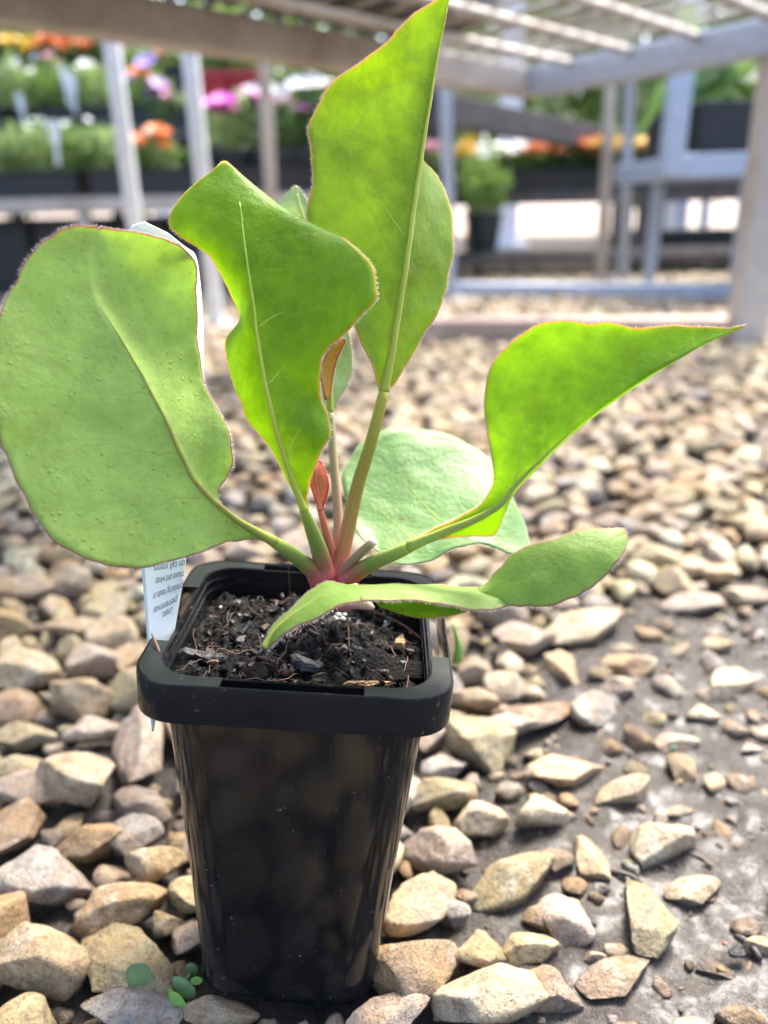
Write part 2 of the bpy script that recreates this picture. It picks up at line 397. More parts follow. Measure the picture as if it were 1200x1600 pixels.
for i in range(10):
    me = stone_proto(500+i, 1); LOW1.append((np.array([v.co for v in me.vertices]), np.array([p.vertices for p in me.polygons]))); bpy.data.meshes.remove(me)

SC = {'cream': (0.66, 0.54, 0.36), 'tan': (0.54, 0.41, 0.25), 'ochre': (0.47, 0.33, 0.16), 'pink': (0.53, 0.42, 0.33), 'brown': (0.30, 0.21, 0.135),
      'orange': (0.44, 0.29, 0.15), 'olive': (0.36, 0.31, 0.17), 'grey': (0.38, 0.35, 0.31), 'dark': (0.16, 0.14, 0.13), 'yellow': (0.52, 0.44, 0.24)}
WK = ['cream', 'tan', 'tan', 'ochre', 'pink', 'pink', 'brown', 'orange', 'olive', 'grey', 'dark', 'yellow', 'cream', 'yellow', 'cream', 'tan']
stones = []   # x, y, z, (sx,sy,sz), euler, colour
# measured in the photograph: centre, half sizes in pixels, in-plane turn, colour
HERO = [(62,1385,66,60,0.3,'grey'),(190,1422,64,50,-0.2,'orange'),(66,1508,72,62,0.1,'tan'),(192,1512,95,36,0.75,'olive'),(205,1588,74,40,0.1,'grey'),(345,1592,52,30,0,'tan'),
 (138,1322,50,42,-0.2,'orange'),(222,1265,44,40,0.2,'dark'),(128,1232,55,54,0.4,'tan'),(56,1237,52,40,0.2,'pink'),(217,1178,40,72,0,'pink'),(246,1356,40,42,-0.4,'ochre'),
 (16,1300,36,52,0,'brown'),(118,1108,46,44,0.2,'tan'),(150,1150,42,32,-0.1,'pink'),(35,1058,54,46,0.2,'cream'),(150,1042,38,36,-0.3,'pink'),(200,1036,24,30,0,'tan'),(118,985,48,26,0,'tan'),
 (40,1158,42,30,0,'olive'),(20,1200,45,26,0.3,'yellow'),(8,985,42,30,0,'ochre'),(170,960,30,36,0,'olive'),(30,930,50,26,0,'tan'),(110,925,42,34,0.3,'cream'),(262,1440,26,30,0.2,'olive'),(292,1462,24,34,0,'pink'),
 (745,1172,52,50,0.2,'yellow'),(855,1276,50,40,-0.1,'cream'),(752,1281,38,42,0.3,'cream'),(1030,1316,54,42,-0.5,'cream'),(1086,1386,42,22,-0.1,'cream'),(972,1240,42,30,-0.4,'cream'),
 (890,1206,58,28,-0.2,'tan'),(796,1376,72,50,-0.4,'olive'),(884,1436,42,46,0.5,'pink'),(1006,1426,36,70,0.25,'olive'),(654,1418,62,50,-0.5,'tan'),(686,1342,54,46,0.2,'pink'),(646,1522,72,72,-0.4,'orange'),
 (770,1568,84,60,-0.2,'cream'),(860,1556,40,50,-0.8,'brown'),(755,1488,38,40,0.3,'olive'),(826,1476,44,34,0.1,'yellow'),(690,1245,48,34,-0.2,'olive'),(610,1600,60,34,-0.2,'pink'),(700,1420,30,30,0.2,'grey'),
 (826,1006,50,34,-0.2,'pink'),(905,986,64,36,-0.3,'cream'),(982,1043,40,28,-0.2,'orange'),(1136,1066,42,30,-0.3,'cream'),(926,1112,30,40,0.3,'grey'),(966,1078,24,22,0,'pink'),(842,1116,62,24,-0.35,'brown'),
 (790,1137,44,22,-0.1,'pink'),(880,1046,22,38,0.1,'tan'),(1105,1114,30,20,0.2,'cream'),(1055,1160,38,18,-0.1,'pink'),(922,1336,22,54,0.1,'tan'),(868,1345,26,26,0.3,'dark'),(840,1430,22,26,0,'brown'),
 (965,1520,60,26,-0.4,'brown'),(1060,1265,22,14,0,'tan'),(1150,1250,16,10,0.2,'grey'),(1190,1470,26,20,0.2,'tan'),(1160,1580,34,24,0.3,'brown'),(1085,940,44,22,-0.2,'pink'),(1170,930,34,24,0,'cream'),
 (740,1100,36,26,0.2,'tan'),(700,1130,26,26,0,'tan'),(1180,1165,22,12,0,'pink'),(930,1490,18,14,0,'brown'),(1120,1500,26,12,0.4,'dark'),(700,1560,26,20,0.3,'dark'),(725,1395,20,18,0.3,'brown')]
rs = random.Random(21)
for i, (px, py, hw, hh, ang, c) in enumerate(HERO):
    zc = 0.006; p = G(px, py, zc); d = project(p)[2]
    sx = hw/FPX*d; vis = hh/FPX*d                       # visible half height mixes depth and thickness
    sz = min(sx, vis)*rs.uniform(0.62, 0.85); el = math.asin((CAM_H-zc)/np.linalg.norm(p-CAM))
    sy = max(0.5*sx, (vis - sz*math.cos(el))/math.sin(el)) if vis > sz*math.cos(el) else 0.6*sx
    sy = min(sy, 1.9*sx)
    mud = mud_mask(p[0], p[1])
    z = sz*(0.72-0.30*mud) + 0.0022*mud + ground_z(p[0], p[1])*0.6 + (0.002 if mud < 0.4 else 0)
    cc = SC[c]; k = rs.uniform(0.85, 1.12)
    stones.append((p[0], p[1], z, (sx*1.16, sy*1.14, sz*1.05), (rs.uniform(-.12, .12), rs.uniform(-.12, .12), -ang if sy < sx*1.5 else ang*0.5), tuple(q*k for q in cc), i % 14, True))
# random filling of the rest of the bed
grid = {}
CELL = 0.03
def gput(x, y, r_): grid.setdefault((int(x//CELL), int(y//CELL)), []).append((x, y, r_))
for s_ in stones: gput(s_[0], s_[1], (s_[3][0]+s_[3][1])/2)
def clear(x, y, r_, k):
    cx, cy = int(x//CELL), int(y//CELL)
    for i in (-1, 0, 1):
        for j in (-1, 0, 1):
            for (a, b, q) in grid.get((cx+i, cy+j), ()):
                if (a-x)**2+(b-y)**2 < (k*(q+r_))**2: return False
    return True
def in_pot(x, y, m):
    q = POT_R.T @ (np.array([x, y, 0.004]) - BASE); return abs(q[0]) < 0.0265+m and abs(q[1]) < 0.0265+m
def fill(tries, rlo, rhi, k, zoff, region, mudkeep):
    for _ in range(tries):
        y = rs.uniform(*region[1]); x = rs.uniform(*region[0])
        if y > 0.5:
            px, py, d = project((x, y, 0))
            if px < -260 or px > 1460: continue
        r_ = rs.uniform(rlo, rhi)
        if y < 0.7 and in_pot(x, y, r_*0.75): continue
        mud = mud_mask(x, y) if y < 1 else 0
        if mud > 0.35 and rs.random() > mudkeep: continue
        rr = r_*(0.55 if mud > 0.35 else 1)
        if not clear(x, y, rr, k): continue
        gput(x, y, rr)
        cc = SC[rs.choice(WK)]; b = rs.uniform(0.8, 1.2)
        sz = rr*rs.uniform(0.5, 0.8)
        z = zoff + sz*0.5 + ground_z(x, y)*0.6 + 0.001*mud
        if y > 0.45: b *= 1.22  # farther stones get a lighter colour to make up for the bench shade
        stones.append((x, y, z, (rr*rs.uniform(0.9, 1.25), rr*rs.uniform(0.75, 1.05), sz), (rs.uniform(-.35, .35), rs.uniform(-.35, .35), rs.uniform(0, 6.3)), tuple(min(0.8, q*b) for q in cc), rs.randrange(26), False))
fill(9000, 0.009, 0.015, 0.80, 0.002, ((-0.34, 0.42), (0.06, 0.62)), 0.025)
fill(16000, 0.0035, 0.007, 0.74, -0.0005, ((-0.34, 0.42), (0.06, 0.62)), 0.05)
def grit(n):
    for _ in range(n):
        x, y = rs.uniform(-0.02, 0.42), rs.uniform(0.08, 0.50); m_ = mud_mask(x, y)
        if m_ < 0.3 or in_pot(x, y, 0.002): continue
        rr = 0.0007+0.0020*rs.random()**3; cc = SC[rs.choice(['dark', 'brown', 'grey', 'tan', 'brown', 'pink', 'dark', 'olive'])]
        z = ground_z(x, y) + 0.0045*m_ - 0.0015 + rr*rs.uniform(-0.2, 0.35)
        stones.append((x, y, z, (rr*rs.uniform(0.9, 1.6), rr, rr*rs.uniform(0.5, 0.9)), (rs.uniform(-.5, .5), rs.uniform(-.5, .5), rs.uniform(0, 6.3)), tuple(q*rs.uniform(0.5, 0.9) for q in cc), rs.randrange(26), False))
grit(1500)
for _ in range(900):                              # muddy stones half drowned in the wet patch
    x, y = rs.uniform(-0.01, 0.30), rs.uniform(0.10, 0.46); m_ = mud_mask(x, y)
    if m_ < 0.3 or rs.random() > 1.25-3.2*(x-0.02): continue
    rr = rs.uniform(0.004, 0.0095)
    if in_pot(x, y, rr*0.8) or not clear(x, y, rr, 0.85): continue
    gput(x, y, rr); cc = SC[rs.choice(['brown', 'olive', 'brown', 'dark', 'tan', 'grey', 'orange'])]; b = rs.uniform(0.5, 0.9); sz = rr*rs.uniform(0.45, 0.7)
    stones.append((x, y, ground_z(x, y)+0.0045*m_-0.0015+sz*rs.uniform(-0.25, 0.3), (rr*rs.uniform(0.9, 1.3), rr*rs.uniform(0.7, 1), sz), (rs.uniform(-.3, .3), rs.uniform(-.3, .3), rs.uniform(0, 6.3)), tuple(q*b for q in cc), rs.randrange(26), False))
fill(26000, 0.0095, 0.0165, 0.72, 0.001, ((-1.0, 1.1), (0.62, 1.7)), 0.3)
fill(26000, 0.010, 0.017, 0.74, 0.001, ((-1.8, 2.0), (1.7, 3.3)), 0.3)
score = []
for i, s_ in enumerate(stones):
    px, py, d = project(s_[:3]); sz = s_[3][0]*s_[3][1]/d/d
    if not (-60 < px < 1260 and py < 1680) : sz *= 0.001
    score.append(sz*(1000 if s_[7] else 1))
order = np.argsort(score)[::-1]; single = set(order[:298].tolist())
seen = set()
for i in order[:298]:
    x, y, z, s3, eu, c, pi, h = stones[i]
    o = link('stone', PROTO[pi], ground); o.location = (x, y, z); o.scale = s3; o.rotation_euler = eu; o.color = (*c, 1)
gv, gf, gc, base = [], [], [], 0
for i, s_ in enumerate(stones):
    if i in single: continue
    x, y, z, s3, eu, c, pi, h = s_
    v, f = (LOW[pi % 14] if y < 1.1 else LOW1[pi % 10])
    R = np.array(Matrix.LocRotScale(None, __import__('mathutils').Euler(eu), None).to_3x3())
    gv.append((v*np.array(s3)) @ R.T + np.array([x, y, z])); gf.append(f+base); base += len(v); gc.append(np.tile([*c, 1.0], (len(v), 1)))
gv = np.vstack(gv); gf = np.vstack(gf)
me = bpy.data.meshes.new('gravel'); me.vertices.add(len(gv)); me.vertices.foreach_set('co', gv.astype(np.float32).ravel())
me.loops.add(gf.size); me.loops.foreach_set('vertex_index', gf.astype(np.int32).ravel())
me.polygons.add(len(gf)); me.polygons.foreach_set('loop_start', np.arange(0, gf.size, 3, dtype=np.int32)); me.polygons.foreach_set('loop_total', np.full(len(gf), 3, dtype=np.int32))
me.update(calc_edges=True); me.polygons.foreach_set('use_smooth', [True]*len(gf)); setcol(me, 'stonecol', np.vstack(gc))
gravel = link('gravel', me, None, MAT['gravel']); tag(gravel, 'bed of loose tan and cream gravel stones spread behind the potted plant', 'gravel', kind='stuff')

# ------------------------------------------------------------------ the black square pot
def rsq(a, r_, z, n=10):
    pts = []
    for cx, cy, a0 in ((1, 1, 0), (-1, 1, 90), (-1, -1, 180), (1, -1, 270)):
        for k in range(n+1):
            t_ = math.radians(a0+90*k/n); pts.append((cx*(a-r_)+r_*math.cos(t_), cy*(a-r_)+r_*math.sin(t_), z))
    return pts
def loft(rings, closed=False, cap_end=False):
    n = len(rings[0]); v = [p for r_ in rings for p in r_]; f = []
    m = len(rings) if closed else len(rings)-1
    for i in range(m):
        a, b = i*n, ((i+1) % len(rings))*n
        for k in range(n): f.append((a+k, a+(k+1) % n, b+(k+1) % n, b+k))
    if cap_end: f.append(tuple(range((len(rings)-1)*n, len(rings)*n)))
    return v, f
PM = Matrix.Translation(Vector(BASE)) @ Matrix([list(POT_R[i]) for i in range(3)]).to_4x4()
potE = empty('plant_pot'); potE.matrix_world = PM
tag(potE, 'glossy black square plastic pot with rounded corners holding the leafy plant', 'pot')
H = POT_H
rings = []
for k in range(15):                                # outer wall, top to bottom, slightly bowed
    t_ = k/14; hw = 0.0352+(0.0265-0.0352)*t_ - 0.0004*math.sin(math.pi*t_); rings.append(rsq(hw, 0.0105, H-0.0003-t_*(H-0.0046)))
rings += [rsq(0.0268, 0.0106, 0.0043), rsq(0.0268, 0.0106, 0.0040), rsq(0.0254, 0.0102, 0.0037), rsq(0.0252, 0.0100, 0.0006), rsq(0.0246, 0.0096, 0.0)]
bottom = len(rings)
rings += [rsq(0.02, 0.008, 0.0), rsq(0.002, 0.0009, 0.0), rsq(0.002, 0.0009, 0.001), rsq(0.022, 0.009, 0.001)]
for k in range(10):                                # inner wall with small ledges below the lip
    t_ = k/9; hw = 0.0240+(0.0343-0.0240)*t_; z = 0.003+t_*(H-0.0033)
    rings.append(rsq(hw, 0.0098, z))
v, f = loft(rings, closed=True)
body = link('pot_body', mesh('pot_body', v, f, MAT['pot'], True), potE); body.data.set_sharp_from_angle(angle=math.radians(35))
ring = []
for hw, z in ((0.0400, -0.0004), (0.03985, -0.0104), (0.0391, -0.0106), (0.03905, -0.0008), (0.0394, 0.0003), (0.0398, 0.0003)):
    ring.append(rsq(hw, 0.0113, H+z, 14))
v, f = loft(ring, closed=True); rim_o = link('rim_band', mesh('rim_band', v, f, MAT['pot'], True), potE); rim_o.data.set_sharp_from_angle(angle=math.radians(35))
ring = []
for hw, z in ((0.0346, -0.0030), (0.0346, -0.0025), (0.0337, -0.0025), (0.0337, -0.0030)): ring.append(rsq(hw, 0.0102, H+z, 10))
v, f = loft(ring, closed=True); link('inner_ledge', mesh('inner_ledge', v, f, MAT['pot'], False), potE)
ring = []
for hw, z in ((0.0342, -0.0055), (0.0342, -0.0050), (0.0333, -0.0050), (0.0333, -0.0055)): ring.append(rsq(hw, 0.0102, H+z, 10))
v, f = loft(ring, closed=True); link('inner_ledge', mesh('inner_ledge', v, f, MAT['pot'], False), potE)
def corner_flange(sx, sy, run):
    """flat corner web that ties the rim band to the pot wall, leaving a slot in mid-side"""
    o_, i_ = [], []
    n = 12; ro, ri = 0.0109, 0.0100; ao, ai = 0.0396, 0.0347
    o_.append((run, ao)); i_.append((run, ai))
    for k in range(n+1):
        t_ = math.radians(90-90*k/n)
        o_.append((ao-ro+ro*math.cos(t_), ao-ro+ro*math.sin(t_))); i_.append((ai-ri+ri*math.cos(t_), ai-ri+ri*math.sin(t_)))
    o_.append((ao, run)); i_.append((ai, run))
    v, f = [], []
    for zt in (H+0.0001, H-0.0009):
        for a_, b_ in zip(o_, i_): v += [(a_[0]*sx, a_[1]*sy, zt), (b_[0]*sx, b_[1]*sy, zt)]
    N = len(o_)
    for k in range(N-1):
        f += [(2*k, 2*k+2, 2*k+3, 2*k+1), (2*N+2*k, 2*N+2*k+1, 2*N+2*k+3, 2*N+2*k+2), (2*k, 2*N+2*k, 2*N+2*k+2, 2*k+2), (2*k+1, 2*k+3, 2*N+2*k+3, 2*N+2*k+1)]
    f += [(0, 1, 2*N+1, 2*N), (2*N-2, 4*N-2, 4*N-1, 2*N-1)]
    me = mesh('corner_flange', v, f, MAT['flange'])
    bm = bmesh.new(); bm.from_mesh(me); bmesh.ops.recalc_face_normals(bm, faces=bm.faces); bm.to_mesh(me); bm.free()
    o = link('corner_flange', me, potE); return o
for sx in (-1, 1):
    for sy in (-1, 1): corner_flange(sx, sy, 0.0175)

# ------------------------------------------------------------------ potting soil
SOIL0 = H-0.0085
def soil_h(x, y):
    r_ = math.hypot(x-0.004, y-0.006)
    return SOIL0 + 0.0035*math.exp(-(r_/0.014)**2) + 0.0026*noise.noise((x*120, y*120, 2.0)) + 0.0024*noise.noise((x*330, y*330, 5.0)) + 0.0013*noise.noise((x*800, y*800, 8.0)) + 0.0006*noise.noise((x*1700, y*1700, 3.0)) - 0.0015*max(0, (max(abs(x), abs(y))-0.026)/0.008)
t = NT('potting_mix'); p = t.obj()
n1 = t.noise(420, 5, 0.7, p); n2 = t.noise(1600, 4, 0.7, p)
cc = t.ramp(n1, [(0.35, (0.0018, 0.0015, 0.0014)), (0.62, (0.0065, 0.005, 0.004)), (0.75, (0.022, 0.011, 0.007))])
cc = t.mix(t.ramp(n2, [(0.66, 0.0), (0.74, 0.5)]), cc, (0.07, 0.05, 0.035))
nm = t.bump(n1, 0.9, 0.002); nm = t.bump(n2, 0.7, 0.0006, nm)
MAT['soil'] = t.done(t.bsdf(cc, t.ramp(n1, [(0.3, 0.35), (0.7, 0.8)]), nm, Specular_IOR_Level=0.2))
N = 150; hw = 0.0345; V = []; Fc = []
for j in range(N+1):
    for i in range(N+1):
        x = -hw+2*hw*i/N; y = -hw+2*hw*j/N
        # squash the square onto the rounded square
        rc = 0.0098; ax, ay = abs(x), abs(y); ex, ey = ax-(hw-rc), ay-(hw-rc)
        if ex > 0 and ey > 0:
            d = math.hypot(ex, ey); m = max(ex, ey)
            if d > 0: x = math.copysign(hw-rc+ex*m/d, x); y = math.copysign(hw-rc+ey*m/d, y)
        V.append((x, y, soil_h(x, y)))
for j in range(N):
    for i in range(N): Fc.append((j*(N+1)+i, j*(N+1)+i+1, (j+1)*(N+1)+i+1, (j+1)*(N+1)+i))
soil = link('potting_soil', mesh('potting_soil', V, Fc, MAT['soil'], True)); soil.matrix_world = PM
tag(soil, 'dark crumbly potting mix with bark chips filling the black pot', 'soil')
chipm = [simple('bark_black', (0.007, 0.0065, 0.007), 0.5, 0.5, 300, 0.6, Specular_IOR_Level=0.3), simple('bark_dark', (0.024, 0.018, 0.014), 0.55, 0.5, 300, 0.6),
         simple('bark_brown', (0.075, 0.038, 0.022), 0.6, 0.4, 300, 0.6), simple('bark_tan', (0.26, 0.15, 0.06), 0.6, 0.35, 300, 0.5), simple('bark_grey', (0.034, 0.031, 0.030), 0.5, 0.5, 400, 0.8)]
def chip_mesh(seed, m):
    rn = random.Random(seed); n = rn.randint(6, 9); ring_ = []
    for k in range(n):
        a_ = 2*math.pi*(k+rn.uniform(-.25, .25))/n; rr = rn.uniform(0.7, 1.1); ring_.append((rr*math.cos(a_), rr*math.sin(a_)*0.5))
    v, f = [], []
    for lv, zz in ((0.85, -1), (1.0, 0.1), (0.8, 1)):
        for x, y in ring_: v.append((x*lv+rn.uniform(-.06, .06), y*lv+rn.uniform(-.06, .06), zz*0.22 + 0.14*x*x + rn.uniform(-.07, .07)))
    for l_ in range(2):
        for k in range(n): f.append((l_*n+k, l_*n+(k+1) % n, (l_+1)*n+(k+1) % n, (l_+1)*n+k))
    f.append(tuple(range(n))[::-1]); f.append(tuple(2*n+k for k in range(n)))
    return mesh('bark_chip', v, f, m, False)
CH = [[chip_mesh(50+k*10+j, m) for j in range(5)] for k, m in enumerate(chipm)]
rs2 = random.Random(5)
def soil_child(name, me, x, y, dz, size, eu):
    o = link(name, me, soil); o.location = (x, y, soil_h(x, y)+dz); o.scale = size if hasattr(size, '__len__') else (size,)*3; o.rotation_euler = eu; return o
for k in range(290):
    x, y = rs2.uniform(-0.031, 0.031), rs2.uniform(-0.032, 0.031)
    mi = rs2.choices(range(5), (5, 5, 4.0, 0.3, 1.5))[0]
    s_ = rs2.choice((0.0010, 0.0014, 0.0018, 0.0026, 0.0013))*rs2.uniform(0.7, 1.2)
    soil_child('bark_chip', rs2.choice(CH[mi]), x, y, rs2.uniform(-0.0002, 0.0011), (s_, s_*rs2.uniform(0.6, 1.5), s_*rs2.uniform(0.7, 1.3)), (rs2.uniform(-.7, .7), rs2.uniform(-.7, .7), rs2.uniform(0, 6.3)))
# the pieces one can recognise in the photograph
def soil_at(px, py):
    d = ray(px, py); n_ = POT_R[:, 2]; o_ = BASE + n_*(SOIL0+0.001); tt = ((o_-CAM)@n_)/(d@n_); q = POT_R.T @ (CAM+d*tt-BASE); return q[0], q[1]
for px, py, mi, s3, rz in ((300,1010,4,(0.0062,0.0052,0.005),0.35),(330,1030,1,(0.0055,0.004,0.004),0.2),(480,1050,4,(0.0052,0.005,0.005),0.1),
                           (575,1072,3,(0.0072,0.0028,0.003),-0.05),(625,1015,3,(0.0025,0.004,0.006),1.4),(370,990,0,(0.005,0.006,0.004),0.7),(395,905,2,(0.0085,0.0026,0.003),-0.4),(430,935,2,(0.006,0.002,0.0025),-0.9),(335,1037,3,(0.0012,0.0016,0.002),0.3),(300,960,4,(0.0045,0.0045,0.004),1.2)):
    x, y = soil_at(px, py); soil_child('bark_chip', CH[mi][(px+py) % 5], x, y, 0.0012, s3, (rs2.uniform(-.3, .3), rs2.uniform(-.3, .3), rz))
clodm = simple('soil_clod', (0.006, 0.005, 0.0042), 0.75, 0.7, 900, 1.0, Specular_IOR_Level=0.15)
CLOD = [stone_proto(930+j, 2) for j in range(4)]
for j, me in enumerate(CLOD): me.materials.clear(); me.materials.append(clodm)
for k in range(90):
    x, y = rs2.uniform(-0.031, 0.031), rs2.uniform(-0.032, 0.031); s_ = rs2.uniform(0.0005, 0.0015)
    soil_child('soil_crumb', rs2.choice(CLOD), x, y, s_*0.3, (s_*1.2, s_, s_*0.8), (rs2.uniform(0, 6), rs2.uniform(0, 6), rs2.uniform(0, 6)))
for px, py, s3 in ((585,1040,(0.0062,0.0060,0.0030)),(652,1048,(0.0035,0.0055,0.0034)),(372,992,(0.0045,0.0040,0.0022)),(395,1050,(0.0050,0.0035,0.0022)),(620,1060,(0.0040,0.0030,0.0020))):
    x, y = soil_at(px, py); soil_child('bark_lump', CLOD[(px) % 2], x, y, 0.0008, s3, (0.1, -0.1, px))
perl = simple('perlite', (0.72, 0.68, 0.60), 0.8, 0.15, 500, 0.5)
PERL = stone_proto(900, 2).copy(); PERL.materials.clear(); PERL.materials.append(perl)
for px, py, s_ in ((495,977,0.0010),(530,972,0.0013),(534,980,0.0011),(523,981,0.0010),(552,980,0.0008),(669,994,0.0008),(545,973,0.0006),(560,976,0.0006),(538,968,0.0008),(345,945,0.0005),(602,975,0.0006),(410,1000,0.0004),(355,952,0.0006),(690,965,0.0005)):
    x, y = soil_at(px, py); soil_child('perlite_grain', PERL, x, y, 0.0011, (s_, s_*0.8, s_*0.8), (px, py, 0))
fibm = [simple('fibre_brown', (0.11, 0.05, 0.026), 0.6, 0.3, 400), simple('fibre_dark', (0.03, 0.02, 0.015), 0.6, 0.3, 400)]
for k in range(140):
    x, y = rs2.uniform(-0.030, 0.030), rs2.uniform(-0.031, 0.029); L = rs2.uniform(0.003, 0.011); a_ = rs2.uniform(0, 6.3)
    pts = []; cx, cy = x, y
    for q in range(5):
        pts.append((cx, cy, soil_h(max(-.033, min(.033, cx)), max(-.033, min(.033, cy)))+0.0012+rs2.uniform(0, 0.0008))); a_ += rs2.uniform(-.22, .22); cx += math.cos(a_)*L/4; cy += math.sin(a_)*L/4
        cx = max(-.0325, min(.0325, cx)); cy = max(-.0325, min(.0325, cy))
    MB().tube(pts, [0.00012, 0.00018, 0.00017, 0.00014, 0.00006], 5).build('root_fibre', fibm[k % 2], soil, True)
def w2s(p_): return tuple(POT_R.T @ (np.asarray(p_)-BASE))
for pts, r_ in (([(535,951),(580,960),(630,978),(665,1000)], 0.00055), ([(452,930),(452,905),(450,880),(452,862)], 0.00025), ([(455,930),(470,918),(480,908)], 0.0009)):
    q = []
    for i, (px, py) in enumerate(pts):
        x, y = soil_at(px, py if r_ != 0.00025 else 930); q.append((x, y, soil_h(max(-.033, min(.033, x)), max(-.033, min(.033, y)))+0.0015+(0.0042*i if r_ == 0.00025 else 0.0006*math.sin(i))))
    MB().tube(arclen(q, 14), list(np.linspace(r_, r_*0.4, 14)), 6).build('root_fibre', fibm[0], soil, True)
# dead needle lying over the front left of the rim
q = [w2s(P(237, 990, 0.2185)), w2s(P(247, 1015, 0.2155)), w2s(P(259, 1048, 0.2120))]
nd = MB().tube(arclen(q, 8), [0.0002, 0.0004, 0.0006, 0.0006, 0.0005, 0.0004, 0.0003, 0.0001], 6).build('dry_needle', fibm[0], None, True); nd.matrix_world = PM
tag(nd, 'dry brown needle lying across the front left corner of the pot rim', 'needle')

# ------------------------------------------------------------------ the plant
plant = empty('leafy_plant'); CROWN = P(522, 912, 0.2395); plant.location = CROWN
tag(plant, 'young broad-leaved green plant with reddish stem bases growing in the black pot', 'plant')
def local(pts): return np.asarray(pts) - CROWN
HAIR = simple('leaf_hairs', (0.80, 0.74, 0.66), 0.5, 0.05)
def tube_uv(pts, rad, n, name, m, parent, smooth=True, u0=0.0, u1=1.0):
    b = MB().tube([tuple(x) for x in pts], rad, n); me = mesh(name, b.v, b.f, m, smooth)
    k = len(pts); arr = np.zeros((len(b.v), 4)); arr[:, 3] = 1
    for i in range(k): arr[i*n:(i+1)*n, 0] = u0+(u1-u0)*i/(k-1)
    setcol(me, 'leafuv', arr); return link(name, me, parent)
def hairs(poly, normals, outward, parent, dens=0.00016, ln=(0.0006, 0.0014), rad=0.000045):
    b = MB(); rn = random.Random(len(poly))
    seg = np.linalg.norm(np.diff(poly, axis=0), axis=1); S = np.r_[0, np.cumsum(seg)]
    n = int(S[-1]/dens); v = []; f = []
    for k in range(n):
        s_ = rn.uniform(0, S[-1]); i = min(int(np.searchsorted(S, s_))-1, len(seg)-1); i = max(i, 0)
        tt = (s_-S[i])/max(seg[i], 1e-9); p_ = poly[i]*(1-tt)+poly[i+1]*tt
        d = outward[i] + normals[i]*rn.uniform(-0.7, 0.7) + (poly[i+1]-poly[i])/max(seg[i], 1e-9)*rn.uniform(-0.5, 0.5)
        d = d/np.linalg.norm(d); L = rn.uniform(*ln)*(0.6+0.4*rn.random())
        side = np.cross(d, normals[i]); side /= max(np.linalg.norm(side), 1e-9); q = len(v); o3 = np.cross(d, side)
        v += [p_+side*rad, p_-side*rad*0.5+o3*rad*0.87, p_-side*rad*0.5-o3*rad*0.87, p_+d*L]
        f += [(q, q+1, q+3), (q+1, q+2, q+3), (q+2, q, q+3)]
    o = link('edge_hairs', mesh('edge_hairs', v, f, HAIR), parent); o['kind'] = 'stuff'; return o
